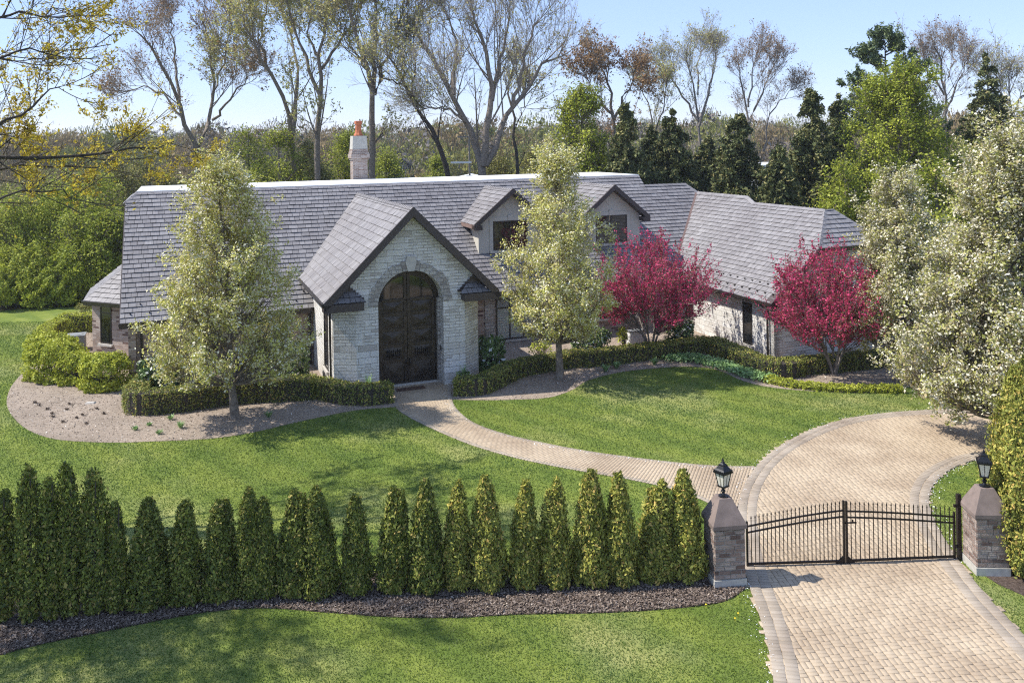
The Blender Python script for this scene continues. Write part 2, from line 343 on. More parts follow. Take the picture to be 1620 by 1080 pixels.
M['olive'] = leaf_mat('olive_spring_leaf', [(0.0,(0.09,0.10,0.025)),(0.5,(0.17,0.17,0.045)),(1.0,(0.27,0.24,0.08))], 0.3, 0.6, (0.3,(0.75,0.75,0.7)))
M['budleaf'] = leaf_mat('small_bud_leaf', [(0.0,(0.10,0.10,0.035)),(0.5,(0.19,0.19,0.055)),(1.0,(0.27,0.22,0.10))], 0.3, 0.7)
M['rustleaf'] = leaf_mat('rusty_bud_leaf', [(0.0,(0.10,0.055,0.025)),(0.5,(0.17,0.10,0.045)),(1.0,(0.24,0.16,0.08))], 0.3, 0.7)
M['spring'] = leaf_mat('fresh_spring_leaf', [(0.0,(0.14,0.17,0.02)),(0.5,(0.30,0.33,0.04)),(1.0,(0.46,0.46,0.08))], 0.4, 0.6, (0.3,(0.70,0.76,0.65)))
M['oak'] = leaf_mat('golden_oak_catkin', [(0.0,(0.20,0.14,0.02)),(0.3,(0.36,0.27,0.028)),(0.7,(0.50,0.40,0.04)),(1.0,(0.62,0.52,0.08))], 0.35, 0.6)
M['yellow'] = mat('dandelion_yellow', (0.75,0.55,0.02), 0.7)
M['woods_rust'] = leaf_mat('far_wood_rust', [(0.0,(0.13,0.095,0.045)),(0.5,(0.21,0.155,0.07)),(1.0,(0.30,0.225,0.11))], 0.25, 0.8, (0.045,(0.50,0.50,0.45)))
M['woods_olive'] = leaf_mat('far_wood_olive', [(0.0,(0.10,0.10,0.028)),(0.5,(0.19,0.185,0.05)),(1.0,(0.29,0.275,0.08))], 0.25, 0.8, (0.045,(0.50,0.60,0.45)))
M['woods_grey'] = leaf_mat('far_wood_grey', [(0.0,(0.11,0.095,0.08)),(0.5,(0.17,0.145,0.125)),(1.0,(0.25,0.22,0.19))], 0.0, 0.9, (0.05,(0.72,0.7,0.7)))

# ------------------------------------------------------------------ ground
def inpoly(P, poly):
    x, y = P[:,0], P[:,1]; ins = np.zeros(len(P), bool); n = len(poly)
    for i in range(n):
        x1,y1 = poly[i]; x2,y2 = poly[(i+1)%n]
        c = ((y1 > y) != (y2 > y)) & (x < (x2-x1)*(y-y1)/((y2-y1) if y2 != y1 else 1e-9)+x1)
        ins ^= c
    return ins
def smooth_path(pts, n=6):
    """Catmull-Rom through plan points"""
    P = [np.array(p, float) for p in pts]; out = []
    for i in range(len(P)-1):
        a = P[max(i-1,0)]; b = P[i]; c = P[i+1]; d = P[min(i+2,len(P)-1)]
        for k in range(n):
            t = k/n; out.append(0.5*((2*b)+(c-a)*t+(2*a-5*b+4*c-d)*t*t+(3*b-a-3*c+d)*t**3))
    out.append(P[-1]); return out
def px(pts): return [at2(*p) for p in pts]
def sheet(name, poly, z, m, label=None):
    b = MB(); from mathutils.geometry import tessellate_polygon
    v = [Vector((p[0], p[1], z)) for p in poly]
    for t in tessellate_polygon([v]):
        q = [v[i] for i in t]
        if (q[1]-q[0]).cross(q[2]-q[0]).z < 0: q = q[::-1]
        b.poly(q)
    o = b.build(name, m); o['kind'] = 'structure'; return o

g = MB(); g.poly([(-3000,-300,-0.012),(3000,-300,-0.012),(3000,5000,-0.012),(-3000,5000,-0.012)]); o = g.build('ground', M['woodfloor']); o['kind'] = 'structure'
lawn_poly = [(-60,2),(40,2),(40,56)] + px([(1100,470),(620,445),(330,470)]) + px([(150,484),(60,486),(0,492)]) + [(-60,53)]
sheet('lawn', lawn_poly, 0.0, M['lawn'])

bedL = smooth_path(px([(150,508),(118,520),(70,560),(28,598),(12,625),(14,650),(38,676),(75,692),(120,698),(185,700),(245,698),(330,694),(400,684),(460,670),(520,657),(570,648),(640,643)]), 4)
bedL_poly = [tuple(p) for p in bedL] + px([(640,612),(620,560),(420,540),(200,520)])
sheet('left_bed_soil', bedL_poly, 0.006, M['mulch_tan'])
bedR = smooth_path(px([(709,632),(760,633),(820,632),(868,629),(905,617),(930,602),(975,590),(1020,584),(1080,580),(1130,584),(1180,604),(1230,614),(1310,620),(1418,622)]), 4)
bedR_poly = [tuple(p) for p in bedR] + px([(1460,600),(1440,500),(1200,480),(900,500),(709,560)])
sheet('right_bed_soil', bedR_poly, 0.006, M['mulch_tan'])
bedF = smooth_path(px([(-60,1052),(0,1036),(70,1018),(150,1002),(240,984),(330,968),(420,962),(520,969),(620,976),(720,977),(820,972),(930,970),(1020,966),(1100,959),(1150,950),(1181,930)]), 4)
bedF_poly = [tuple(p) for p in bedF] + px([(1176,900),(1120,892),(900,898),(600,906),(300,920),(0,945),(-60,950)])
sheet('front_bed_mulch', bedF_poly, 0.006, M['mulch_dark'])
bedG_poly = px([(1560,912),(1580,925),(1660,960),(1700,900),(1620,860),(1570,880)])
sheet('right_front_bed_mulch', bedG_poly, 0.006, M['mulch_dark'])

driveL = smooth_path(px([(1232,1200),(1226,1120),(1221,1060),(1211,1010),(1198,965),(1184,925),(1174,885),(1168,845),(1167,810),(1172,780),(1186,752),(1208,726),(1240,702),(1285,680),(1335,664),(1390,655),(1450,650),(1520,648),(1640,652)]), 5)
driveR = smooth_path(px([(1790,1200),(1700,1090),(1622,1007),(1562,944),(1518,888),(1496,855),(1478,822),(1470,795),(1476,770),(1494,750),(1522,735),(1560,726),(1640,722)]), 5)
drive_poly = [tuple(p) for p in driveL] + [tuple(p) for p in driveR[::-1]]
walkL = smooth_path(px([(629,612),(630,640),(650,657),(690,677),(745,700),(800,717),(860,731),(930,744),(1000,756),(1060,769),(1110,786),(1150,806),(1172,822)]), 5)
walkR = smooth_path(px([(707,610),(709,633),(718,650),(745,671),(795,689),(860,704),(930,717),(1010,728),(1090,737),(1150,741),(1196,741)]), 5)
walk_poly = [tuple(p) for p in walkL] + px([(1190,800)]) + [tuple(p) for p in walkR[::-1]] + px([(690,598),(600,606)])
sheet('drive_joint_bed', drive_poly, 0.010, M['joint'])
sheet('walk_joint_bed', walk_poly, 0.009, M['joint'])

def offs(path, d):
    P = np.array(path); T = np.gradient(P, axis=0); T /= np.linalg.norm(T, axis=1)[:,None]
    return P + np.stack([T[:,1], -T[:,0]], 1)*d
def resample(path, step):
    P = np.array(path, float); L = np.concatenate([[0], np.cumsum(np.linalg.norm(np.diff(P,axis=0),axis=1))])
    n = max(2, int(L[-1]/step)+1); s = np.linspace(0, L[-1], n)
    return np.stack([np.interp(s, L, P[:,0]), np.interp(s, L, P[:,1])], 1)
def slabs(quads, z0, z1, name, m, inset=0.0085):
    """quads (n,4,2) plan corners -> thin bevel-topped stones as one mesh"""
    Q = np.asarray(quads, float); n = len(Q); c = Q.mean(1, keepdims=True)
    d = Q-c; ln = np.linalg.norm(d, axis=2, keepdims=True)
    lo = c + d*(1-inset/ln); hi = c + d*(1-(inset+0.008)/ln)
    dz = RNG.normal(0, 0.0012, (n,1,1))
    V = np.concatenate([np.concatenate([lo, np.full((n,4,1), z0)], 2), np.concatenate([lo, np.full((n,4,1), z1-0.006)+dz], 2), np.concatenate([hi, np.full((n,4,1), z1)+dz], 2)], 1).reshape(-1,3)
    b = (np.arange(n)*12)[:,None]
    F = [b+np.array([8,9,10,11])]
    for k in range(4):
        j=(k+1)%4; F.append(b+np.array([k,j,4+j,4+k])); F.append(b+np.array([4+k,4+j,8+j,8+k]))
    # orient
    a = Q[:,1]-Q[:,0]; e = Q[:,2]-Q[:,1]; neg = (a[:,0]*e[:,1]-a[:,1]*e[:,0]) < 0
    F = [np.where(neg[:,None], f[:,::-1], f) for f in F]
    o = obj_np(name, V, F, m); o['kind'] = 'structure'; return o
def soldier(path, d0, d1, step):
    Pc = resample(path, step); A = offs(Pc, d0); B = offs(Pc, d1)
    return np.stack([A[:-1], A[1:], B[1:], B[:-1]], 1)
def running(poly, ang, wl, ww, clip_off=None):
    """basket weave over a polygon: straight columns, pairs of stones turned by quarter turns, each column slipped a little"""
    P = np.array(poly); ca, sa = math.cos(ang), math.sin(ang)
    Rm = np.array([[ca, sa],[-sa, ca]]); Q = P@Rm.T
    S_ = wl; x0,y0 = np.floor(Q.min(0)/S_).astype(int)-2; x1,y1 = np.ceil(Q.max(0)/S_).astype(int)+2
    X, Y = np.meshgrid(np.arange(x0, x1), np.arange(y0, y1), indexing='ij'); X = X.ravel(); Y = Y.ravel()
    o = np.stack([X*S_, Y*S_+(X % 4)*S_*.28], 1).astype(float); par = ((X+Y) % 2).astype(bool); h = S_/2
    H = o[par]; V = o[~par]; box = lambda b, dx, dy, w_, l_: np.stack([b+[dx,dy], b+[dx+w_,dy], b+[dx+w_,dy+l_], b+[dx,dy+l_]], 1)
    q = np.concatenate([box(H,0,0,S_,h), box(H,0,h,S_,h), box(V,0,0,h,S_), box(V,h,0,h,S_)])
    q = q@Rm
    ins = inpoly(q.mean(1), poly); return q[ins]
q = running(drive_poly, R(2.5), 0.225, 0.115)
q = q[q[:,:,1].min(1) > 11.5]
slabs(q, 0.008, 0.030, 'driveway', M['paver'])
bq = np.concatenate([soldier(driveL, 0.0, 0.26, 0.125), soldier(driveL, 0.26, 0.52, 0.125), soldier(driveR, 0.0, -0.26, 0.125), soldier(driveR, -0.26, -0.52, 0.125)])
bq = bq[bq[:,:,1].min(1) > 11]
slabs(bq, 0.006, 0.036, 'driveway_border_paving', M['border'])
# walk: courses across the path between the two edges
def courses(pl, pr, step, wmin):
    A0 = resample(pl, step); n = len(A0); s = np.linspace(0,1,n)
    B0 = resample(pr, step); sb = np.linspace(0,1,len(B0)); B0 = np.stack([np.interp(s,sb,B0[:,0]), np.interp(s,sb,B0[:,1])],1)
    out = []
    for i in range(n-1):
        a,b,c_,d = A0[i],A0[i+1],B0[i+1],B0[i]; wd = np.linalg.norm(d-a); k = max(3,int(wd/wmin)); o_ = 0.5 if i%2 else 0.0
        ts = [0.0]+[min(1,(j+o_)/k) for j in range(1 if o_==0 else 0, k+1)]+([1.0] if o_ else [])
        ts = sorted(set(round(t,5) for t in ts))
        for t0,t1 in zip(ts, ts[1:]):
            if t1-t0 < 0.2/k: continue
            out.append([a+(d-a)*t0, b+(c_-b)*t0, b+(c_-b)*t1, a+(d-a)*t1])
    return np.array(out)
cq = courses(offs(walkL, 0.16), offs(walkR, -0.16), 0.115, 0.22)
dr = inpoly(cq.mean(1), drive_poly)
slabs(cq[~dr], 0.0085, 0.026, 'walkway', M['paver'])
wb = np.concatenate([soldier(walkL, 0.0, 0.17, 0.115), soldier(walkR, 0.0, -0.17, 0.115)])
wb = wb[~inpoly(wb.mean(1), drive_poly)]
slabs(wb, 0.0065, 0.029, 'walkway_border_paving', M['border'])
lp = px([(600,606),(690,598),(712,606),(709,633),(629,640),(629,612)])
lq = running(lp, R(21.0), 0.22, 0.115)
slabs(lq, 0.0075, 0.022, 'landing_paving', M['paver'])
# ================================================================== HOUSE (local frame: x along the ridge, y away from the camera side)
OX, OY, TH = -17.32, 37.68, 0.37
ZE, ZR, RR = 2.73, 8.15, 6.32
PIT = (ZR-ZE)/RR
HOUSE = empty('house', (OX, OY, 0), TH, 'long low brick and pale stone house with grey shake roof and tall arched entry', 'house')
def L(u, v, z): return Vector((u, -v, z))          # house coordinates: v grows towards the camera

def clip_rect(poly, x0, x1, y0, y1):
    def cut(P, f, inter):
        out = []
        for i in range(len(P)):
            a, b = P[i], P[(i+1) % len(P)]; fa, fb = f(a), f(b)
            if fa >= 0: out.append(a)
            if (fa >= 0) != (fb >= 0):
                t = fa/(fa-fb); out.append((a[0]+(b[0]-a[0])*t, a[1]+(b[1]-a[1])*t))
        return out
    for f in (lambda p: p[0]-x0, lambda p: x1-p[0], lambda p: p[1]-y0, lambda p: y1-p[1]):
        poly = cut(poly, f, None)
        if len(poly) < 3: return []
    return poly
def shake_plane(b, pts, eave_dir, expo=0.29, wmin=0.22, wmax=0.46, thick=0.034, seed=1):
    """cover the planar polygon pts (3-D, house frame) with courses of shakes parallel to eave_dir"""
    rnd = random.Random(seed)
    e = Vector(eave_dir).normalized(); P = [Vector(p) for p in pts]
    n = (P[1]-P[0]).cross(P[2]-P[0])
    for i in range(1, len(P)-1):
        m_ = (P[i]-P[0]).cross(P[i+1]-P[0])
        if m_.length > n.length: n = m_
    n.normalize()
    if n.z < 0: n = -n
    up = n.cross(e)
    if up.z < 0: up = -up
    o = min(P, key=lambda p: p.dot(up)); Q = [((p-o).dot(e), (p-o).dot(up)) for p in P]
    x0 = min(q[0] for q in Q); x1 = max(q[0] for q in Q); y1 = max(q[1] for q in Q)
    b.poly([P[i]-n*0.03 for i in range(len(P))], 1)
    j = 0; y = 0.0
    while y < y1:
        x = x0 - rnd.random()*wmax
        while x < x1:
            wd = rnd.uniform(wmin, wmax); c = clip_rect(Q, x+0.008, x+wd-0.008, y, y+expo)
            if len(c) >= 3:
                t = thick*rnd.uniform(0.85, 1.35); dy = rnd.uniform(-0.008, 0.008)
                lo = min(q[1] for q in c); ud = rnd.uniform(0, 30)
                def W3(q, h): return o + e*q[0] + up*(q[1]+(dy if q[1] == lo else 0)) + n*h
                hh = [t*(1-(q[1]-y)/expo*0.95) for q in c]
                top = [W3(q, h) for q, h in zip(c, hh)]; bot = [W3(q, -0.02) for q in c]
                nn = (top[1]-top[0]).cross(top[2]-top[0])
                uvs = [(q[0]+ud, q[1]+ud*3) for q in c]
                if nn.dot(n) < 0: top = top[::-1]; bot = bot[::-1]; uvs = uvs[::-1]
                i0 = len(b.v); k_ = len(top); b.v += [tuple(p) for p in top]+[tuple(p) for p in bot]
                b.f.append(list(range(i0, i0+k_))); b.m.append(0); b.uv += uvs
                for a in range(k_):
                    d = (a+1) % k_; b.f.append([i0+d, i0+a, i0+k_+a, i0+k_+d]); b.m.append(1); b.uv += [uvs[d], uvs[a], uvs[a], uvs[d]]  # dark butt edges, with the shadow line under each course painted in
            x += wd
        y += expo; j += 1
def cap_run(b, a, c, w=0.16, step=0.3, m=0, lift=0.03):
    """overlapping ridge or hip caps from a to c"""
    a, c = Vector(a), Vector(c); t = (c-a); ln = t.length; t.normalize(); s = t.cross(Vector((0,0,1))).normalized(); n = s.cross(t)
    if n.z < 0: n = -n
    k = max(1, int(ln/step))
    for i in range(k):
        p = a+t*(i*ln/k); q = a+t*((i+1)*ln/k+0.03); h0, h1 = lift+0.02, lift
        A = [p-s*w+n*(h0-w*0.75), p+n*h0, p+s*w+n*(h0-w*0.75)]; B = [q-s*w+n*(h1-w*0.75), q+n*h1, q+s*w+n*(h1-w*0.75)]
        i0 = len(b.v); b.v += [tuple(x) for x in A+B]
        for f in ([0,1,4,3],[1,2,5,4]): b.f.append([i0+x for x in f]); b.m.append(m); b.uv += [(0,0),(w,0),(w,.3),(0,.3)]
        for f in ([0,1,2],): b.f.append([i0+x for x in f]); b.m.append(1); b.uv += [(0,0)]*3

def roofz(v): return ZE-PIT*v
UA, UB = 28.0, 29.56              # wing eave line, right end of the high roof
DV = -12.2                         # back edge of the flat deck
VB = DV-RR                         # rear eave
rf = MB()
# main front slope, kept clear under the entry gable by simply running beneath it
shake_plane(rf, [L(0,0,ZE), L(UA,0,ZE), L(33.03,-5.03,roofz(-5.03)), L(32.53,-5.64,roofz(-5.64)), L(UB,-5.64,roofz(-5.64)), L(UB,-RR,ZR), L(0.55,-RR,ZR), L(0.0,-5.8,roofz(-5.8))], (1,0,0), seed=2)
# small clipped end on the left, rear slope, right end
shake_plane(rf, [L(0,-5.8,roofz(-5.8)), L(0.55,-RR,ZR), L(0.55,DV,ZR), L(0,DV-0.52,roofz(-5.8))], (0,1,0), seed=3)
rf.poly([L(0,VB,ZE), L(28,VB,ZE), L(UB,DV,ZR), L(0.55,DV,ZR), L(0,DV-0.52,roofz(-5.8))], 1)
rf.poly([L(UB,-RR,ZR), L(UB,-5.64,roofz(-5.64)), L(UB,-13,roofz(-5.64)), L(UB,DV,ZR)], 1)
rf.poly([L(UB,-5.64,roofz(-5.64)), L(32.53,-5.64,roofz(-5.64)), L(35,-12,3.5), L(UB,-12,3.5)], 1)
cap_run(rf, L(0,-5.8,roofz(-5.8)), L(0.55,-RR,ZR)); cap_run(rf, L(0,DV-0.5,roofz(-5.8)), L(0,-5.8,roofz(-5.8)), 0.12)
cap_run(rf, L(UB,-5.64,roofz(-5.64)), L(32.53,-5.64,roofz(-5.64))); cap_run(rf, L(32.53,-5.64,roofz(-5.64)), L(33.03,-4.95,7.04))
cap_run(rf, L(0.55,-RR,ZR-0.02), L(UB,-RR,ZR-0.02), 0.09, 0.6)
# wing: slope facing the entry court
def wz(u): return ZE+PIT*(u-UA)
shake_plane(rf, [L(UA,8.59,ZE), L(30.80,8.59,wz(30.80)), L(32.70,6.84,wz(32.70)), L(32.70,1.2,wz(32.70)), L(33.03,0.13,wz(33.03)), L(33.03,-5.03,wz(33.03)), L(UA,0,ZE)], (0,1,0), seed=4)
HZ = wz(30.80)
shake_plane(rf, [L(30.80,8.59,HZ), L(35.0,8.59,HZ), L(33.2,6.84,wz(32.7)), L(32.70,6.84,wz(32.70))], (1,0,0), seed=5)
rf.poly([L(33.2,6.84,wz(32.7)), L(35.0,8.59,HZ), L(35.0,-5,HZ), L(33.2,-5,wz(32.7))], 1)
cap_run(rf, L(33.03,-4.95,wz(33.03)), L(33.03,0.13,wz(33.03))); cap_run(rf, L(33.03,0.13,wz(33.03)), L(32.7,1.2,wz(32.7))); cap_run(rf, L(32.7,1.2,wz(32.7)), L(32.7,6.84,wz(32.7)))
cap_run(rf, L(30.80,8.59,HZ), L(32.7,6.84,wz(32.7)), 0.2); cap_run(rf, L(35.0,8.59,HZ), L(33.2,6.84,wz(32.7)), 0.2)
# valley flashing strip beside the wing
for t0, t1 in ((0,1),):
    a, c_ = L(UA,0,ZE+0.05), L(33.03,-5.03,7.09); rf.poly([a+Vector((-0.12,0,0)), a+Vector((0.12,0,0.02)), c_+Vector((0.12,0,0.02)), c_+Vector((-0.12,0,0))], 2)
# bay roof on the left end
bx = [L(-2.08,-7.03,ZE), L(-0.05,-4.95,ZE)]
BAP = L(0.02,-7.4,5.1)
shake_plane(rf, [L(-2.08,-7.05,ZE), L(0.02,-4.9,ZE), L(0.10,-7.59,4.44)], (2.10,-2.15,0), seed=6)
shake_plane(rf, [L(-2.08,-11,ZE), L(-2.08,-7.05,ZE), L(0.10,-7.59,4.44), L(0.10,-11,4.44)], (0,1,0), seed=7)
cap_run(rf, L(-2.08,-7.05,ZE), L(0.10,-7.59,4.44))
# bay pieces end flush against the gable end
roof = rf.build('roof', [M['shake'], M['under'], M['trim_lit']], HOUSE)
dk = MB(); dk.prism([L(0.50,-RR-0.02,ZR-0.01), L(UB+0.03,-RR-0.02,ZR-0.01), L(UB+0.03,DV,ZR-0.01), L(0.50,DV,ZR-0.01)], (0,0,0.07)); dk.build('flat_roof_deck', M['deck'], HOUSE)
# snow guards: two staggered rows along each eave
def guards(o_, e, up, n, rows):
    e, up, n = Vector(e), Vector(up), Vector(n)
    for (s0, s1, h, st) in rows:
        k_ = int((s1-s0)/st)
        for i in range(k_+1):
            p = Vector(o_)+e*(s0+i*st)+up*h+n*0.02
            sg = MB(); sg.hexa([p-e*.02, p+e*.02, p+e*.02+up*.10, p-e*.02+up*.10, p-e*.02+n*.07, p+e*.02+n*.07, p+e*.02+up*.03+n*.09, p-e*.02+up*.03+n*.09]); sg.build('snow_guard', M['gutter'], HOUSE)
cp = math.cos(math.atan(PIT)); sp_ = math.sin(math.atan(PIT))
guards(L(0,0,ZE), (1,0,0), (0,cp,sp_), (0,-sp_,cp), [(0.4,27,0.45,0.80),(0.80,27,0.98,0.80)])
guards(L(UA,8.59,ZE), (0,1,0), (cp,0,sp_), (-sp_,0,cp), [(0.3,8.2,0.45,0.6),(0.6,8.2,0.98,0.6)])

# ---- walls
wl = MB()
GZ = -0.5
wl.prism([L(0.5,-0.45,GZ), L(8.4,-0.45,GZ), L(8.4,-0.45,2.7), L(0.5,-0.45,2.7)], (0,0.3,0))
wl.prism([L(14.9,-0.45,GZ), L(28.4,-0.45,GZ), L(28.4,-0.45,2.7), L(14.9,-0.45,2.7)], (0,0.3,0))
# left gable end
wl.prism([L(0.5,-0.46,GZ), L(0.5,-0.46,2.9), L(0.5,-5.8,7.4), L(0.5,DV-0.5,7.4), L(0.5,VB+0.5,2.9), L(0.5,VB+0.5,GZ)], (0.3,0,0))
wl.poly([L(28.4,VB+.5,GZ), L(0.5,VB+.5,GZ), L(0.5,VB+.5,2.8), L(28.4,VB+.5,2.8)])
# left bay
wl.prism([L(0.48,-5.05,GZ), L(-1.73,-7.4,GZ), L(-1.73,-7.4,2.7), L(0.48,-5.05,2.7)], (0.2,0.2,0))
wl.prism([L(-1.73,-7.4,GZ), L(-1.73,-11,GZ), L(-1.73,-11,2.7), L(-1.73,-7.4,2.7)], (0.25,0,0))
wl.build('wall', M['brick'], HOUSE)
# corner pier at the left corner, pale stone plinth strip
pr_ = MB(); pr_.box(L(0.32,-0.2,GZ), L(0.62,-0.46,2.66)); pr_.build('corner_pier', M['brick'], HOUSE)

ws = MB()
# wing, pale stone: long wall facing the court and the end wall under the rake
ws.prism([L(28.5,8.1,GZ), L(28.5,-0.4,GZ), L(28.5,-0.4,wz(28.5)-.16), L(28.5,8.1,wz(28.5)-.16)], (0.3,0,0))
ws.prism([L(28.5,8.1,GZ), L(34.5,8.1,GZ), L(34.5,8.1,HZ-.12), L(30.7,8.1,HZ-.12), L(28.5,8.1,wz(28.5)-.16)], (0,0.3,0))
ws.poly([L(34.5,8.1,GZ), L(34.5,-8,GZ), L(34.5,-8,HZ-.1), L(34.5,8.1,HZ-.1)])
ws.build('stone_wall', M['stone'], HOUSE)

# ---- entry block
EU, EV, EG = 11.66, 6.26, 7.72     # ridge u, fascia v, ridge height
e_l, e_r, e_z = 7.92, 15.40, 3.98
er = MB()
vb_l = -(e_z-ZE)/PIT; vb_r = -(EG-ZE)/PIT
shake_plane(er, [L(e_l,EV,e_z), L(EU,EV,EG), L(EU,vb_r-.25,EG), L(e_l,vb_l-.2,e_z)], (0,1,0), expo=0.36, seed=8)
shake_plane(er, [L(e_r,EV,e_z), L(EU,EV,EG), L(EU,vb_r-.25,EG), L(e_r,vb_l-.2,e_z)], (0,1,0), expo=0.36, seed=9)
cap_run(er, L(EU,EV,EG), L(EU,vb_r,EG), 0.14)
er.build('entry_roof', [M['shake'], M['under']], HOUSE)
s45 = math.atan2(EG-e_z, EU-e_l)
ew = MB()
AU, AR, ASZ = 11.64, 1.42, 3.62      # arch centre, radius, springing height
FV = 5.72
# facade polygon with arched opening, as a ring of quads
def arch_pts(r, n=24): return [(AU-r*math.cos(math.pi*i/n), ASZ+r*math.sin(math.pi*i/n)) for i in range(n+1)]
CL, CR = 9.28, 14.02                 # where the facade folds back
outline_top = lambda u: EG-0.12-abs(u-EU)*(EG-e_z)/(EU-e_l)
ap = arch_pts(AR)
def fq(a, b, m=0): ew.poly([L(a[0],FV,a[1]), L(b[0],FV,b[1]), L(b[0],FV,outline_top(b[0])), L(a[0],FV,outline_top(a[0]))], m)
ew.poly([L(CL,FV,GZ), L(AU-AR,FV,GZ), L(AU-AR,FV,outline_top(AU-AR)), L(CL,FV,outline_top(CL))])
ew.poly([L(AU+AR,FV,GZ), L(CR,FV,GZ), L(CR,FV,outline_top(CR)), L(AU+AR,FV,outline_top(AU+AR))])
for i in range(24):
    a, b_ = ap[i], ap[i+1]
    if a[0] < EU < b_[0]:
        m_ = (EU, a[1]+(b_[1]-a[1])*(EU-a[0])/(b_[0]-a[0])); fq(a, m_); fq(m_, b_)
    else: fq(a, b_)
# upper facade also spans the folded corners, under the gable
ew.poly([L(CL,FV,outline_top(CL)), L(CL,FV,3.9), L(8.45,FV-.02,3.9), L(8.45,FV-.02,outline_top(8.45))])
ew.poly([L(CR,FV,3.9), L(CR,FV,outline_top(CR)), L(14.9,FV-.02,outline_top(14.9)), L(14.9,FV-.02,3.9)])
# folded corners and side walls
ew.poly([L(8.4,5.30,GZ), L(CL,FV,GZ), L(CL,FV,3.95), L(8.4,5.30,3.95)])
ew.poly([L(CR,FV,GZ), L(14.9,4.9,GZ), L(14.9,4.9,3.95), L(CR,FV,3.95)])
ew.poly([L(8.4,-0.6,GZ), L(8.4,5.30,GZ), L(8.4,5.30,4.2), L(8.4,-0.6,4.2)])
ew.poly([L(14.9,4.9,GZ), L(14.9,-0.6,GZ), L(14.9,-0.6,4.2), L(14.9,4.9,4.2)])
ew.poly([L(8.4,5.30,3.93), L(CL,FV,3.93), L(CL,FV-1.4,3.93), L(8.4,FV-1.4,3.93)]); 
# arch reveal
DVD = 4.93
rv = [(AU-AR, GZ)] + ap + [(AU+AR, GZ)]
for a, b_ in zip(rv, rv[1:]): ew.poly([L(a[0],FV,a[1]), L(b_[0],FV,b_[1]), L(b_[0],DVD-.1,b_[1]), L(a[0],DVD-.1,a[1])])
ew.build('entry_wall', M['stone'], HOUSE)
# voussoirs and keystone
av = MB(); n_v = 19
for i in range(n_v):
    a0 = math.pi*(i+0.06)/n_v; a1 = math.pi*(i+0.94)/n_v; r0 = AR+0.01; r1 = AR+random.uniform(0.36,0.48)
    if i == n_v//2:
        av.build('arch_stones', M['arch'], HOUSE); av = MB(); continue
    q = [L(AU-r*math.cos(a), FV+0.004, ASZ+r*math.sin(a)) for r, a in ((r0,a0),(r0,a1),(r1,a1),(r1,a0))]
    av.prism(q, (0,-random.uniform(0.02,0.05),0))
av.build('arch_stones', M['arch'], HOUSE)
ks = MB(); kz = ASZ+AR
ks.prism([L(AU-.14,FV+.003,kz-.02), L(AU+.14,FV+.003,kz-.02), L(AU+.24,FV+.003,kz+.36), L(AU+.16,FV+.003,kz+.62), L(AU-.16,FV+.003,kz+.62), L(AU-.24,FV+.003,kz+.36)], (0,-0.10,0)); ks.build('keystone', M['limestone'], HOUSE)
# jamb quoins inside the right reveal
qn = MB()
for i in range(18):
    z0 = i*0.205
    qn.box(L(AU+1.30,DVD+.30+(.012 if i%2 else 0),z0+.008), L(AU+AR+.02,DVD-.02,z0+.197))
qn.build('jamb_quoins', M['arch'], HOUSE)
# fascia boards (rakes), eave returns, stepped brackets
fb = MB()
def rake(b, p0, p1, depth=0.30, thick=0.07, m=0, back=(0,1,0)):
    p0, p1 = Vector(p0), Vector(p1); dn = Vector((0,0,-1))
    b.prism([p0, p1, p1+dn*depth, p0+dn*depth], Vector(back)*thick, m)
rake(fb, L(e_l-.03,EV+.05,e_z+.04), L(EU,EV+.05,EG+.06), 0.40, 0.10); rake(fb, L(EU,EV+.05,EG+.06), L(e_r+.03,EV+.05,e_z+.04), 0.40, 0.10)
# soffit
fb.poly([L(e_l,EV,e_z-.28), L(EU,EV,EG-.34), L(EU,FV,EG-.34), L(e_l,FV,e_z-.28)]); fb.poly([L(EU,EV,EG-.34), L(e_r,EV,e_z-.28), L(e_r,FV,e_z-.28), L(EU,FV,EG-.34)])
for a, c_ in ((e_l-.03, 9.52), (13.86, e_r+.03)):
    fb.prism([L(a,EV+.05,3.62), L(c_,EV+.05,3.62), L(c_,EV+.05,3.94), L(a,EV+.05,3.94)], (0,0.6,0))
fb.build('fascia', M['trim'], HOUSE)
for s_, u0, u1 in ((1, 8.5, 9.5), (-1, 14.85, 13.88)):
    rt = MB()
    # little shingled hip on each return
    shake_plane(rt, [L(min(u0,u1)-.25,EV+.02,3.96), L(max(u0,u1)+.1*(s_>0)+.25*(s_<0),EV+.02,3.96), L(max(u0,u1)-.3,FV+.02,4.36), L(min(u0,u1)+.3,FV+.02,4.36)], (1,0,0), expo=0.3, wmin=0.2, wmax=0.3, seed=20+s_)
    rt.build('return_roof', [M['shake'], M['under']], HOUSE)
for s_, u_in in ((1, 9.62), (-1, 13.70)):
    bk = MB()
    # panel above each return with a saw-toothed inner edge
    pts = []; nst = 8
    for i in range(nst):
        uu = u_in - s_*0.115*i; zz = 3.98+0.105*i
        pts += [(uu, zz), (uu, zz+0.085), (uu-s_*0.06, zz+0.085)]
    top = outline_top(pts[-1][0])-.2
    P = [L(p[0],FV+.08,p[1]) for p in pts] + [L(u_in-s_*.95,FV+.08,4.52), L(u_in-s_*1.25,FV+.08,4.2), L(u_in-s_*1.25,FV+.08,3.98)]
    bk.prism(P, (0,0.07,0))
    bk.build('stepped_bracket', M['trim'], HOUSE)

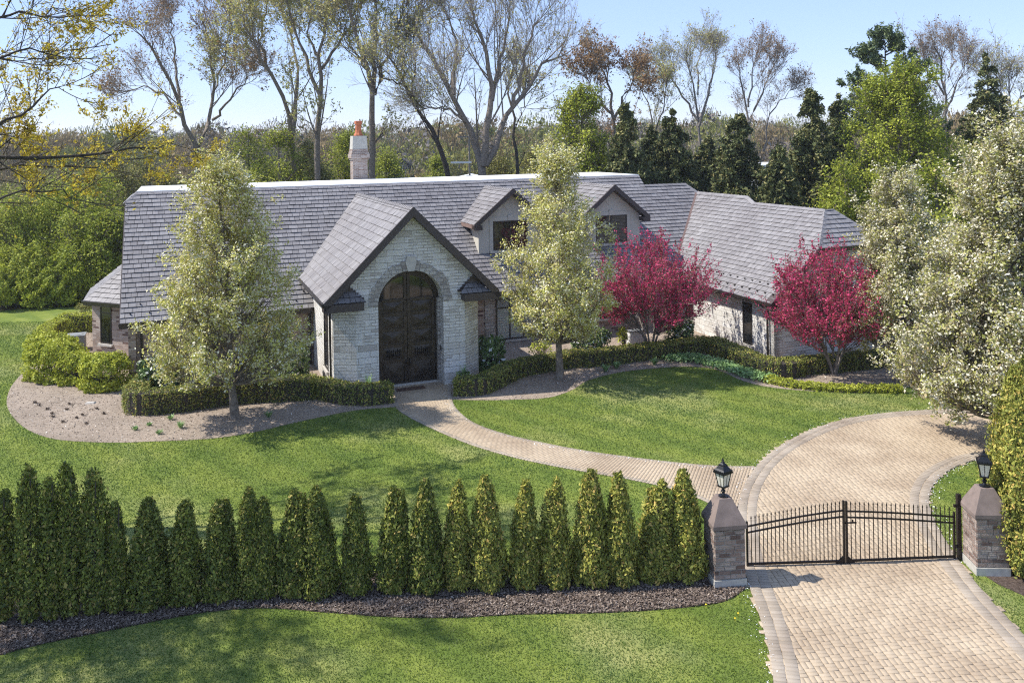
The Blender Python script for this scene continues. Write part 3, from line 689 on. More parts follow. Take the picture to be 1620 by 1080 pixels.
# ---- gutters and downspouts
gt = MB()
def gutter(b, a, c_, out, w=0.13, h=0.13):
    a, c_ = Vector(a), Vector(c_); out = Vector(out).normalized()
    b.prism([a+Vector((0,0,0.02)), a+out*w+Vector((0,0,0.02)), a+out*w*0.8+Vector((0,0,-h)), a+Vector((0,0,-h))], c_-a)
gutter(gt, L(-.05,-.02,ZE), L(e_l+.3,-.02,ZE), (0,-1,0)); gutter(gt, L(15.0,-.02,ZE), L(UA-.05,-.02,ZE), (0,-1,0))
gutter(gt, L(UA+.02,0.02,ZE), L(UA+.02,8.62,ZE), (-1,0,0))
gutter(gt, L(e_l+.02,vb_l+.4,e_z), L(e_l+.02,EV,e_z), (-1,0,0))
gutter(gt, L(-2.1,-7.03,ZE), L(-0.05,-4.9,ZE), (-.7,-.7,0))
gutter(gt, L(30.85,8.6,HZ), L(35.0,8.6,HZ), (0,-1,0))
gt.build('gutter', M['gutter'], HOUSE)
def pipe(pts, r=0.045, name='downspout', m='gutter', parent=HOUSE):
    b = MB()
    for p, q_ in zip(pts, pts[1:]):
        b.bar(p, q_, r, 0, 6)
    return b.build(name, M[m], parent)
pipe([L(0.45,0.02,ZE-.1), L(0.85,-.38,ZE-.4), L(0.85,-.38,0.0)], 0.055)
pipe([L(8.25,0.02,ZE-.1), L(8.22,-.3,ZE-.35), L(8.22,-.3,0.0)], 0.06)
pipe([L(7.9,5.7,e_z-.1), L(8.3,5.1,e_z-.55), L(8.33,5.0,-.1)], 0.05)
pipe([L(27.95,7.6,ZE-.1), L(28.40,7.75,ZE-.42), L(28.40,7.75,-.2)], 0.055)
# soffits and fascia under the eaves
sf = MB(); sf.prism([L(0,0,ZE-.12), L(8.2,0,ZE-.12), L(8.2,-.5,ZE-.12), L(0,-.5,ZE-.12)], (0,0,-.12)); sf.build('soffit', M['trim'], HOUSE)
sf = MB(); sf.prism([L(15,0,ZE-.12), L(UA,0,ZE-.12), L(UA,-.5,ZE-.12), L(15,-.5,ZE-.12)], (0,0,-.12)); sf.build('soffit', M['trim'], HOUSE)
sf = MB(); sf.prism([L(UA,-.3,ZE-.1), L(28.55,-.3,ZE-.1), L(28.55,8.6,ZE-.1), L(UA,8.6,ZE-.1)], (0,0,-.08)); sf.build('soffit', M['trim'], HOUSE)
sf = MB(); sf.prism([L(-2.1,-7.0,ZE-.1), L(-.0,-4.9,ZE-.1), L(.5,-5.3,ZE-.1), L(-1.7,-7.6,ZE-.1)], (0,0,-.1)); sf.build('soffit', M['trim'], HOUSE)
sf = MB(); rake(sf, L(UA-.03,8.63,ZE+.02), L(30.85,8.63,HZ+.02), 0.32, 0.5); sf.build('rake_board', M['trim'], HOUSE)
sf = MB(); sf.prism([L(30.8,8.55,HZ-.1), L(35,8.55,HZ-.1), L(35,8.1,HZ-.1), L(30.8,8.1,HZ-.1)], (0,0,-.1)); sf.build('soffit', M['trim'], HOUSE)
# rake board up the left end
sf = MB(); rake(sf, L(-.04,0.0,ZE+.0), L(-.04,-5.8,roofz(-5.8)), 0.22, 0.06, 0, (1,0,0)); sf.build('rake_board', M['trim'], HOUSE)


# ---- windows: frame, panes and sill; each window is a part
def window(name, p, along, outn, w_, h_, cols=1, transom=0.0, sill=True, shutters=False, parent=HOUSE, fr='gutter', fw=0.07, surround=None):
    """p = lower corner on the wall face, along = unit vector, outn = outward normal"""
    p, a, n = Vector(p), Vector(along).normalized(), Vector(outn).normalized(); z = Vector((0,0,1))
    b = MB()
    def pl(x0,x1,z0,z1,d0,d1,m): b.prism([p+a*x0+z*z0+n*d0, p+a*x1+z*z0+n*d0, p+a*x1+z*z1+n*d0, p+a*x0+z*z1+n*d0], n*(d1-d0), m)
    pl(0,fw,0,h_,-.05,.035,0); pl(w_-fw,w_,0,h_,-.05,.035,0); pl(fw,w_-fw,0,fw,-.05,.034,0); pl(fw,w_-fw,h_-fw,h_,-.05,.034,0)
    for i in range(1, cols):
        x = w_*i/cols; pl(x-fw/2,x+fw/2,fw,h_-fw,-.05,.032,0)
    if transom: pl(fw,w_-fw,h_-transom-fw,h_-transom,-.05,.03,0)
    o = b.build(name, M[fr], parent)
    g_ = MB()
    def plg(x0,x1,z0,z1,d0): g_.prism([p+a*x0+z*z0+n*d0, p+a*x1+z*z0+n*d0, p+a*x1+z*z1+n*d0, p+a*x0+z*z1+n*d0], n*0.004)
    for i in range(cols):
        x0 = w_*i/cols+fw*.4; x1 = w_*(i+1)/cols-fw*.4; plg(x0,x1,fw*.5,h_-fw*.5,0.008)
    g_.build('pane', M['clear'] if shutters else M['glass'], o)
    if shutters:
        s_ = MB(); s_.prism([p+a*.01+n*.0015+z*.01, p+a*(w_-.01)+n*.0015+z*.01, p+a*(w_-.01)+n*.0015+z*(h_-.01), p+a*.01+n*.0015+z*(h_-.01)], n*.002, 1)
        for i in range(cols):
            x0 = w_*i/cols+fw*.9; x1 = w_*(i+1)/cols-fw*.9; zz = fw*1.6
            while zz < h_-transom-fw*1.5:
                s_.poly([p+a*x0+z*zz+n*.006, p+a*x1+z*zz+n*.006, p+a*x1+z*(zz+.085)+n*.0045, p+a*x0+z*(zz+.085)+n*.0045], 0); zz += .13
        s_.build('louvers', [M['shutter'], M['darkin']], o)
    if sill:
        k_ = MB(); k_.prism([p-a*.1-z*.005-n*.05, p+a*(w_+.1)-z*.005-n*.05, p+a*(w_+.1)-z*.005+n*.12, p-a*.1-z*.005+n*.12], z*-.11); k_.build('sill', M['limestone'], o)
    return o
A1, NF = Vector((1,0,0)), Vector((0,-1,0))
window('window', L(17.7,-.45,0.15), A1, NF, 3.05, 2.15, 4, 0.45, shutters=True)
window('window', L(23.6,-.45,0.75), A1, NF, 2.6, 1.6, 3, 0.0)
window('window', L(3.1,-.45,0.6), A1, NF, 1.0, 1.9, 1, 0.4)
window('window', L(5.4,-.45,0.6), A1, NF, 1.0, 1.9, 1, 0.4)
AW, NW = Vector((0,1,0)), Vector((-1,0,0))
window('window', L(28.5,6.45,0.30), AW, NW, 0.72, 2.05, 1, 0)
window('window', L(28.5,1.30,0.55), AW, NW, 0.72, 1.75, 1, 0)
window('window', L(8.4,4.0,0.7), AW, NW, 1.0, 2.5, 1, 0.4)
nb = Vector((-2.21,-2.35,0)).normalized(); ab = Vector((2.21,-2.35,0)).normalized(); nb = Vector((-ab.y*-1, 0, 0)) if False else Vector((-0.728,-0.685,0))
window('window', L(-1.73,-7.4,0.55)+Vector((2.21,-2.35,0)).normalized()*0.62, Vector((2.21,-2.35,0)), nb, 0.80, 2.0, 1, 0.42)
# pale stone columns beside the big window
for a, c_ in ((17.1,17.62),(20.82,21.3)):
    sc_ = MB(); sc_.box(L(a,-.40,GZ), L(c_,-.46,2.55)); sc_.build('stone_column', M['arch'], HOUSE)

# ---- the door: two leaves with raised pyramid panels, glass in the heads
def door_leaf(side):
    b = MB(); y = DVD; hw = 1.23; zt = lambda u: ASZ-0.02+math.sqrt(max(0,(hw+.02)**2-(u-AU)**2))
    u0, u1 = (AU-hw, AU-.012) if side < 0 else (AU+.012, AU+hw)
    stile = 0.13
    # panels
    rows = [(0.12,1.02,'p'), (1.14,1.68,'g'), (1.80,2.36,'p'), (2.48,3.02,'p'), (3.14,3.62,'p')]
    i0, i1 = u0+stile, u1-stile
    # back slab
    b.poly([L(u0,y,0.03), L(u1,y,0.03), L(u1,y,3.68), L(u0,y,3.68)])
    for z0, z1, kk in rows:
        uc, zc = (i0+i1)/2, (z0+z1)/2; d = 0.05
        P = [(i0+.03,z0+.03),(i1-.03,z0+.03),(i1-.03,z1-.03),(i0+.03,z1-.03)]
        for a in range(4):
            c_ = (a+1)%4; b.poly([L(P[a][0],y+.004,P[a][1]), L(P[c_][0],y+.004,P[c_][1]), L(uc,y+d,zc)])
        if kk == 'g':   # wrought grille boss
            for t in range(7):
                uu = uc-.27+t*.09; b.bar(L(uu,y+.06,zc-.13-.03*(t%2)), L(uu,y+.06,zc+.13+.05*(t%2)), .014, 1, 4)
            b.bar(L(uc-.33,y+.065,zc-.07), L(uc+.33,y+.065,zc-.07), .014, 1, 4); b.bar(L(uc-.33,y+.065,zc+.08), L(uc+.33,y+.065,zc+.08), .014, 1, 4)
    # stiles and rails stand proud
    def slab(a0,a1,z0,z1,pr=.05): b.prism([L(a0,y+pr,z0), L(a1,y+pr,z0), L(a1,y+pr,z1), L(a0,y+pr,z1)], (0,pr+.02,0))
    slab(u0,i0,0.03,3.66); slab(i1,u1,0.03,3.66)
    for z0, z1 in ((0.03,0.12),(1.02,1.14),(1.68,1.80),(2.36,2.48),(3.02,3.14),(3.62,3.74)): slab(i0,i1,z0,z1,.048)
    o = b.build('door', [M['door'], M['iron']], HOUSE)
    # arched glazed head
    gl = MB(); n = 12; us = [u0+(u1-u0)*i/n for i in range(n+1)]
    for a, c_ in zip(us, us[1:]): gl.poly([L(a,y-.01,3.70), L(c_,y-.01,3.70), L(c_,y-.01,zt(c_)), L(a,y-.01,zt(a))])
    gl.build('head_glass', M['glass'], o)
    hf = MB()
    for a, c_ in zip(us, us[1:]):
        za, zc = zt(a), zt(c_); hf.prism([L(a,y+.05,max(3.7,za-.13)), L(c_,y+.05,max(3.7,zc-.13)), L(c_,y+.05,zc), L(a,y+.05,za)], (0,.07,0))
    s0, s1 = (i1,u1) if side < 0 else (u0,i0)
    hf.prism([L(s0,y+.052,3.7), L(s1,y+.052,3.7), L(s1,y+.052,zt((s0+s1)/2)-.04), L(s0,y+.052,zt((s0+s1)/2)-.04)], (0,.07,0))
    hf.build('head_frame', M['door'], o)
    h = MB(); uu = u1-.065 if side < 0 else u0+.065
    h.bar(L(uu,y+.11,0.82), L(uu,y+.11,1.12), .018, 0, 6); h.bar(L(uu,y+.05,0.85), L(uu,y+.11,0.85), .012); h.bar(L(uu,y+.05,1.09), L(uu,y+.11,1.09), .012)
    h.build('handle', M['iron'], o)
door_leaf(-1); door_leaf(1)
df = MB()
for (r0, r1) in ((1.24, AR+.02),):
    A = arch_pts(r0); B = arch_pts(r1)
    for i in range(24): df.prism([L(A[i][0],DVD+.09,A[i][1]), L(A[i+1][0],DVD+.09,A[i+1][1]), L(B[i+1][0],DVD+.09,B[i+1][1]), L(B[i][0],DVD+.09,B[i][1])], (0,.2,0))
df.box(L(AU-AR-.01,DVD+.09,0.03), L(AU-1.24,DVD-.1,ASZ)); df.box(L(AU+1.24,DVD+.085,0.03), L(AU+1.33,DVD-.1,ASZ))
df.build('door_frame', M['door'], HOUSE)
st = MB(); st.box(L(AU-AR+.01,DVD+.22,-.02), L(AU+AR-.01,DVD-.05,0.075)); st.build('door_sill', M['limestone'], HOUSE)
bl = MB(); bl.box(L(AU+AR-.03,DVD+.40,1.42), L(AU+AR+.01,DVD+.30,1.62)); bl.build('doorbell', M['iron'], HOUSE)

# ---- dormers
def dormer(uc, seed):
    v0, vw, hw, ww = -1.5, -2.0, 2.2, 1.82; zr_, ze_ = 7.86, 6.05
    dr_ = MB(); k_ = (zr_-ze_)/hw
    vbr, vbe = -(zr_-ZE)/PIT-.2, -(ze_-ZE)/PIT-.15
    shake_plane(dr_, [L(uc-hw,v0,ze_), L(uc,v0,zr_), L(uc,vbr,zr_), L(uc-hw,vbe,ze_)], (0,1,0), seed=seed)
    shake_plane(dr_, [L(uc+hw,v0,ze_), L(uc,v0,zr_), L(uc,vbr,zr_), L(uc+hw,vbe,ze_)], (0,1,0), seed=seed+1)
    cap_run(dr_, L(uc,v0,zr_), L(uc,vbr,zr_), .12)
    zb = roofz(vw)-.1
    wl_ = MB(); tp = zr_-.12
    wl_.poly([L(uc-ww,vw,zb), L(uc+ww,vw,zb), L(uc+ww,vw,tp-ww*k_), L(uc,vw,tp), L(uc-ww,vw,tp-ww*k_)])
    ztop = tp-ww*k_; vt = -(ztop-ZE)/PIT-.2
    wl_.poly([L(uc-ww,vt,ztop), L(uc-ww,vw,zb), L(uc-ww,vw,ztop)]); wl_.poly([L(uc+ww,vw,zb), L(uc+ww,vt,ztop), L(uc+ww,vw,ztop)])
    d = wl_.build('dormer', M['stucco'], HOUSE)
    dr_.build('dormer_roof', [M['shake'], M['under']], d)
    f = MB(); rake(f, L(uc-hw-.02,v0+.05,ze_+.05), L(uc,v0+.05,zr_+.07), .30, .10); rake(f, L(uc,v0+.05,zr_+.07), L(uc+hw+.02,v0+.05,ze_+.05), .30, .10)
    f.prism([L(uc-hw,v0,ze_-.18), L(uc,v0,zr_-.2), L(uc,vw-.02,zr_-.2), L(uc-hw,vw-.02,ze_-.18)], (0,0,-.03)); f.prism([L(uc+hw,v0,ze_-.18), L(uc,v0,zr_-.2), L(uc,vw-.02,zr_-.2), L(uc+hw,vw-.02,ze_-.18)], (0,0,-.03))
    for s_ in (-1, 1):
        a, c_ = sorted((uc+s_*(hw+.02), uc+s_*(ww-.05))); f.prism([L(a,v0+.051,ze_-.27), L(c_,v0+.051,ze_-.27), L(c_,v0+.051,ze_-.02), L(a,v0+.051,ze_-.02)], (0,.5,0))
    f.build('dormer_fascia', M['trim'], d)
    ee = MB(); ee.prism([L(uc-hw-.02,v0,ze_+.0), L(uc-hw-.02,vbe,ze_+.0), L(uc-hw-.02,vbe,ze_-.2), L(uc-hw-.02,v0,ze_-.2)], (.05,0,0)); ee.build('eave_board', M['trim_lit'], d)
    wz0 = 4.62; w_ = 2.0
    t = MB(); fr_ = .20
    def pl(u0,u1,z0,z1,pr): t.prism([L(u0,vw+pr,z0), L(u1,vw+pr,z0), L(u1,vw+pr,z1), L(u0,vw+pr,z1)], (0,pr,0))
    pl(uc-w_/2-fr_,uc-w_/2,wz0-.05,wz0+1.55+fr_,.03); pl(uc+w_/2,uc+w_/2+fr_,wz0-.05,wz0+1.55+fr_,.03); pl(uc-w_/2,uc+w_/2,wz0+1.55,wz0+1.55+fr_,.03); pl(uc-.14,uc+.14,wz0+1.56,wz0+1.86,.06)
    pl(uc-w_/2-.2,uc+w_/2+.2,wz0-.16,wz0-.05,.08)
    t.prism([L(uc-.14,vw+.025,7.02-.28), L(uc+.1,vw+.025,7.02), L(uc-.14,vw+.025,7.02+.28), L(uc-.38,vw+.025,7.02)], (0,.024,0))
    t.build('window_surround', M['stucco'], d)
    window('window', L(uc-w_/2,vw,wz0), A1, NF, w_, 1.55, 2, 0, sill=False, parent=d)
dormer(19.17, 31); dormer(25.30, 41)
# ---- chimney
ch = MB(); cu, cv = 13.15, -12.9
def tier(b, h, z0, z1, h2=None, m=0):
    h2 = h if h2 is None else h2
    b.hexa([L(cu-h,cv+h,z0),L(cu+h,cv+h,z0),L(cu+h,cv-h,z0),L(cu-h,cv-h,z0),L(cu-h2,cv+h2,z1),L(cu+h2,cv+h2,z1),L(cu+h2,cv-h2,z1),L(cu-h2,cv-h2,z1)], m)
tier(ch, .46, 6.5, 9.42); tier(ch, .52, 9.42, 9.52); tier(ch, .58, 9.52, 9.80); tier(ch, .54, 9.80, 9.93); tier(ch, .50, 9.93, 10.10)
chim = ch.build('chimney', M['chim'], HOUSE)
cc = MB(); tier(cc, .48, 10.10, 10.93, .43); cc.build('chimney_cap', M['concrete'], chim)
cp_ = MB(); cp_.lathe([(0.30,0),(0.30,.06),(0.22,.2),(0.19,.35),(0.19,.72),(0.25,.76),(0.25,.92),(0.21,.95)], L(cu,cv,10.93), 8); cp_.build('chimney_pot', M['terracotta'], chim)

# ================================================================== FOLIAGE TOOLS (numpy)
def unit(a): return a/np.maximum(np.linalg.norm(a, axis=-1, keepdims=True), 1e-9)
def rdir(n): return unit(RNG.normal(size=(n,3)))
def leaves(C_, size, nrm=None, jitter=0.8, aspect=1.5, svar=0.35, shape='diamond'):
    """one small folded blade per centre -> V, F(quads)"""
    n = len(C_); s = size*(1+svar*RNG.normal(size=n)).clip(0.4,1.9)
    N = rdir(n) if nrm is None else unit(nrm+jitter*RNG.normal(size=(n,3)))
    T = unit(np.cross(N, rdir(n))); B = np.cross(N, T)
    s = s[:,None]
    V = np.stack([C_-T*s*aspect*.5, C_-B*s*.42-N*s*.08, C_+T*s*aspect*.5, C_+B*s*.42+N*s*.08], 1)
    return V.reshape(-1,3), np.arange(n*4).reshape(n,4)
def tubes(P, Rd, sides=5):
    """P (N,K,3), Rd (N,K) -> V, quads"""
    P = np.asarray(P, float); N,K,_ = P.shape; T = unit(np.gradient(P, axis=1))
    ref = np.where(np.abs(T[:,:,2:3]) > .9, np.array([1.,0,0]), np.array([0,0,1.]))
    A = unit(np.cross(T, ref)); B = np.cross(T, A)
    ang = np.arange(sides)*2*np.pi/sides
    V = P[:,:,None,:]+(A[:,:,None,:]*np.cos(ang)[None,None,:,None]+B[:,:,None,:]*np.sin(ang)[None,None,:,None])*np.asarray(Rd)[:,:,None,None]
    i = np.arange(N)[:,None,None]*K*sides+np.arange(K-1)[None,:,None]*sides; k0 = np.arange(sides)[None,None,:]; k1 = (k0+1)%sides
    F = np.stack([i+k0, i+k1, i+sides+k1, i+sides+k0], -1).reshape(-1,4)
    return V.reshape(-1,3), F
def join(parts):
    V = []; F = []; o = 0
    for v, f in parts: V.append(v); F.append(f+o); o += len(v)
    return np.concatenate(V), np.concatenate(F)
def bez(a, b, c, K):
    t = np.linspace(0,1,K)[None,:,None]
    return (1-t)**2*a[:,None,:]+2*t*(1-t)*b[:,None,:]+t*t*c[:,None,:]
def sample(P, t):
    """points and tangents at parameter t (N,) of polylines P (N,K,3)"""
    K = P.shape[1]; x = t*(K-1); i = np.minimum(x.astype(int), K-2); f = (x-i)[:,None]; n = np.arange(len(P))
    a, b = P[n,i], P[n,i+1]; return a+(b-a)*f, unit(b-a)
def spawn(P, Rd, m, t0, t1, ang, length, lvar=.3, up=0.15, K=4, rr=.55, droop=0.0, taper=.3, shrink=.45):
    """m children per polyline -> child P, R"""
    N = len(P); n = N*m; Pi = np.repeat(P, m, axis=0); Ri = np.repeat(Rd, m, axis=0)
    t = RNG.uniform(t0, t1, n); p, T = sample(Pi, t)
    x = t*(P.shape[1]-1); r0 = Ri[np.arange(n), np.minimum(x.round().astype(int), P.shape[1]-1)]*rr
    Q = unit(np.cross(T, rdir(n))); a = R(ang)*(1+.25*RNG.normal(size=n)); D = unit(T*np.cos(a)[:,None]+Q*np.sin(a)[:,None]+np.array([0,0,up]))
    ln = (length*(1+lvar*RNG.normal(size=n)).clip(.3,1.8)*(1-shrink*(t-t0)/(max(t1-t0,1e-6))))[:,None]
    bend = rdir(n)*.12+np.array([0,0,up-droop])
    e = p+D*ln+bend*ln; m_ = p+D*ln*.5+rdir(n)*ln*.05
    C_ = bez(p, m_, e, K)
    rad = r0[:,None]*np.linspace(1, taper, K)[None,:]
    return C_, rad
def near_tips(P, per, spread):
    N = len(P); t = RNG.uniform(.35, 1.0, N*per); p, T = sample(np.repeat(P, per, axis=0), t)
    return p+RNG.normal(size=p.shape)*spread
def place(name, loc, label, cat, group=None): return empty(name, loc, 0, label, cat, group)

def fit_tree(root, loc, prof, rmax, n_limbs, bark, leafm, leaf_size, n_leaf, trunk_r, clear, top, seed_dir=0, twig_r=.006, spread=.09, lean=(0,0), sub=7, aspect=1.4, k_up=.9, gaps=.80):
    """a crown that fills the profile prof(h in 0..1)->radius factor, on a trunk with ascending limbs"""
    H_ = top
    # central leader
    K = 9; zs = np.linspace(0, H_*.96, K); wob = np.cumsum(RNG.normal(0,.035,(K,2)),0)
    tr = np.concatenate([wob+np.outer((zs/H_), lean), zs[:,None]], 1); tr[0,:2] = 0
    trr = trunk_r*np.clip(1-zs/H_, .04, 1)**.8; trr[0] *= 1.35
    wood = [tubes(tr[None], trr[None], 8)]
    # limb targets inside the envelope
    h = RNG.beta(1.25, 1.3, n_limbs); z = clear+(H_-.28*rmax-clear)*h; a = RNG.uniform(0,2*np.pi,n_limbs)
    rad = .84*rmax*np.array([prof(q) for q in h])*RNG.uniform(.5,1.0,n_limbs)**.55
    tip = np.stack([rad*np.cos(a), rad*np.sin(a), z], 1); tip[:,:2] += np.outer(z/H_, lean)
    z0 = np.clip(z-rad*RNG.uniform(k_up*.8,k_up*1.5,n_limbs), clear*.82, H_*.9)
    base = np.stack([np.interp(z0, zs, tr[:,0]), np.interp(z0, zs, tr[:,1]), z0], 1)
    mid = (base+tip)/2; mid[:,:2] += (tip-base)[:,:2]*.12; mid[:,2] -= rad*.12
    P1 = bez(base, mid, tip, 7); R1 = (np.interp(z0, zs, trr)*.42+.004)[:,None]*np.linspace(1,.18,7)[None,:]
    P2, R2 = spawn(P1, R1, sub, .2, 1.0, 42, rmax*.34, up=.25, K=4, rr=.55, shrink=.3)
    P3, R3 = spawn(P2, R2, 3, .3, 1.0, 45, rmax*.16, up=.15, K=3, rr=.6, shrink=.2)
    wood += [tubes(P1, R1, 5), tubes(P2, np.maximum(R2, twig_r), 3), tubes(P3, np.maximum(R3, twig_r*.7), 3)]
    V, F = join(wood); obj_np('trunk', V, [F], bark, parent=root, smooth=True)
    kp = np.repeat(RNG.uniform(0,1,len(P2)) < gaps, 3); PK = P3[kp]
    allp = PK[RNG.integers(0, len(PK), n_leaf)]; t = RNG.uniform(.15,1.0,n_leaf); p, T = sample(allp, t)
    p += RNG.normal(size=p.shape)*spread
    V, F = leaves(p, leaf_size, np.array([0,0,1.])*.9+unit(p-np.array([0,0,clear+(H_-clear)*.4]))*.6, 1.0, aspect)
    obj_np('crown', V, [F], leafm, parent=root)

# ================================================================== TREES AND SHRUBS
def pear_prof(h): return max(0.06, (1-h)**0.75*(1.0 if h > .18 else .70+h/.18*.30)+.05)
def round_prof(h): return math.sqrt(max(0.02, 1-(2*h-1)**2*.9))
def pear(x, y, top, rmax, n, label, m, clear=1.7, size=.085, limbs=90, prof=pear_prof, tr=.13, spread=.09, lean=(0,0)):
    gx, gy, _ = at(x, y)
    r = place('pear_tree', (gx,gy,0), label, 'tree', 'flowering pear trees')
    fit_tree(r, None, prof, rmax, limbs, M['bark'], m, size, n, tr, clear, top, spread=spread, lean=lean)
    return r
pear(372, 662, 10.1, 3.75, 74000, 'flowering pear tree in the left bed before the long roof', M['pear'], 1.6, .062, 100, lambda h: max(.07, (1-h)**.8*(1.0 if h > .12 else .72+h*2.3)), .15, lean=(-.55,0))
pear(886, 600, 10.0, 3.1, 66000, 'flowering pear tree between the arched entry and the red crabapple', M['pear'], 1.9, .062, 95, lambda h: max(.08, math.sin(min(1,(h+.16)/1.02)*math.pi)**.75), .15)
pear(1604, 706, 11.0, 4.2, 125000, 'largest white flowering pear tree, overhanging the driveway bend', M['pear_white'], 1.3, .066, 150, lambda h: max(.10, (1-h)**.80*(1.0 if h > .1 else .8+h*2)), .20, .10)
pear(1428, 604, 9.0, 2.8, 60000, 'flowering pear tree behind the right crabapple at the wing end', M['pear_white'], 1.5, .066, 95, lambda h: max(.12, (1-h)**.55*(1.0 if h > .2 else .7+h*1.5)), .15)

def crab(x, y, top, rmax, n, label, stems, rough):
    gx, gy, _ = at(x, y)
    r = place('crabapple_tree', (gx,gy,0), label, 'tree', 'crimson crabapple trees')
    P0 = []
    for i in range(stems):
        a = i*2*math.pi/stems+RNG.uniform(-.3,.3); q = RNG.uniform(.35,.7)*rmax
        P0.append(bez(np.array([[0.06*math.cos(a),0.06*math.sin(a),0]]), np.array([[q*.3*math.cos(a),q*.3*math.sin(a),top*.3]]), np.array([[q*math.cos(a),q*math.sin(a),top*RNG.uniform(.62,.8)]]), 8)[0])
    P0 = np.array(P0); R0 = np.full((stems,1), .06)*np.linspace(1,.3,8)[None,:]
    # limbs to the envelope
    N = 130; a = RNG.uniform(0,2*np.pi,N); h = RNG.uniform(0,1,N)**.9; rad = rmax*np.array([math.sqrt(max(.03,1-(2*(q*.5+.45)-1)**2)) if rough else math.sqrt(max(.03,1-(1.85*q-.75)**2)) for q in h])*RNG.uniform(.45,1.08,N)
    z = top*(.32+.68*h*RNG.uniform(.85,1.08,N)); tip = np.stack([rad*np.cos(a), rad*np.sin(a), z*(1-.05*(rad/rmax))], 1)
    par = P0[RNG.integers(0,stems,N)]
    bst = np.argmin(np.stack([np.linalg.norm((P0[k][-1]-tip)[:,:2],axis=1) for k in range(stems)],1),axis=1); par = P0[bst]
    base, _ = sample(par, RNG.uniform(.25,.75,N)); mid = (base+tip)/2+np.array([0,0,-.15])+RNG.normal(size=(N,3))*.1
    P1 = bez(base, mid, tip, 6); R1 = np.full((N,1),.024)*np.linspace(1,.3,6)[None,:]
    P2, R2 = spawn(P1, R1, 8, .25, 1.0, 38, .85, up=.45, K=4, rr=.6, shrink=.2)
    P3, R3 = spawn(P2, R2, 2, .3, 1.0, 35, .35, up=.3, K=3, rr=.7)
    V, F = join([tubes(P0,R0,6), tubes(P1,R1,4), tubes(P2,np.maximum(R2,.005),3), tubes(P3,np.maximum(R3,.004),3)])
    obj_np('trunk', V, [F], M['bark_pale'], parent=r, smooth=True)
    al = np.concatenate([P2[RNG.integers(0,len(P2),n//2)][:, [0,1,3]], P3[RNG.integers(0,len(P3),n-n//2)]])
    p, T = sample(al, RNG.uniform(.1,1.05,n)); p += RNG.normal(size=p.shape)*.045
    V, F = leaves(p, .068, None, 1.0, 1.15)
    obj_np('crown', V, [F], M['crab'], parent=r)
crab(1030, 560, 5.5, 3.9, 32000, 'crimson crabapple tree before the second dormer and brick wall', 6, False)
crab(1320, 592, 5.35, 3.1, 33000, 'crimson crabapple tree in front of the pale stone wing end', 5, False)

# ---- arborvitae: four conical shapes copied along the front bed
def arbor_mesh(H_, r_, n, m, multi=1, size=.062, prof=None, core=True):
    pts = []; nr = []
    tops = [(0,0,1.0)] if multi == 1 else [(RNG.normal(0,r_*.13), RNG.normal(0,r_*.13), RNG.uniform(.86,1)) for _ in range(multi)]
    ph = RNG.uniform(0,6.28,5)
    for (dx, dy, q) in tops:
        k = n//len(tops); h = RNG.uniform(0,1,k)**1.15; a = RNG.uniform(0,2*np.pi,k)
        pr = np.array([(prof or (lambda t: min(1, .84+t*1.0)*max(0,1-t**1.25)**.62))(t) for t in h])
        lump = 1+.13*np.sin(3*a+h*9+ph[0])+.11*np.sin(5*a-h*14+ph[1])+.09*np.sin(8*a+h*25+ph[2])+np.where(RNG.uniform(0,1,k)<.08, RNG.uniform(0,.22,k), 0)
        rr = r_*(.82 if multi>1 else 1)*pr*lump*RNG.uniform(.45,1.03,k)**.35
        z = .10+h*H_*q*.98; w_ = 1-h*.3
        p = np.stack([rr*np.cos(a)+dx*(.4+h), rr*np.sin(a)+dy*(.4+h), z], 1); p += RNG.normal(size=p.shape)*.032
        pts.append(p); nr.append(np.stack([np.cos(a), np.sin(a), np.full(k,.35)], 1))
    p = np.concatenate(pts); nr = np.concatenate(nr); k = len(p)
    # upright fans: long axis roughly up
    s = (size*(1+.35*RNG.normal(size=k)).clip(.4,1.9))[:,None]
    N = unit(nr+.75*RNG.normal(size=(k,3))); U = unit(np.array([0,0,1.])+nr*.55+.55*RNG.normal(size=(k,3))); T = unit(U-N*(U*N).sum(1,keepdims=True)); B = np.cross(N,T)
    V = np.stack([p-T*s*.8, p-B*s*.42+T*s*.1, p+T*s*.95, p+B*s*.42+T*s*.1], 1).reshape(-1,3); F = np.arange(k*4).reshape(k,4)
    return V, F
ARB = []
def arbor_proto(H_, r_, n, m, multi=1, label=None, cat='conifer', group=None, prof=None, size=.062, name='arborvitae'):
    r = place(name, (0,0,0), label, cat, group)
    V, F = arbor_mesh(H_, r_, n, m, multi, size*.72, prof); obj_np('crown', V, [F], m, parent=r)
    ns = 1 if multi == 1 else multi
    P = []; 
    for i in range(ns):
        dx, dy = RNG.normal(0,.04,2); P.append(np.stack([np.linspace(dx,dx*2,4), np.linspace(dy,dy*2,4), np.linspace(0,H_*.8,4)],1))
    V, F = tubes(np.array(P), np.linspace(.045,.012,4)[None,:].repeat(ns,0), 5); obj_np('trunk', V, [F], M['bark_dark'], parent=r)
    return r
def copy_tree(o, parent=None):
    c = o.copy(); COL.objects.link(c); c.parent = parent
    for ch_ in o.children:
        copy_tree(ch_, c)
    return c
GA = 'row of clipped arborvitae along the front bed'
row = [(236,966,800,30),(292,962,790,30),(349,957,790,29),(397,952,784,23),(419,952,782,23),(461,948,773,28),(507,948,783,27),(564,946,780,26),(620,942,768,27),(673,942,772,26),(722,938,768,26),(774,937,764,26),(829,935,768,27),(883,935,768,26),(935,930,756,28),(986,929,753,29),(1037,926,770,30),(1085,922,756,28)]
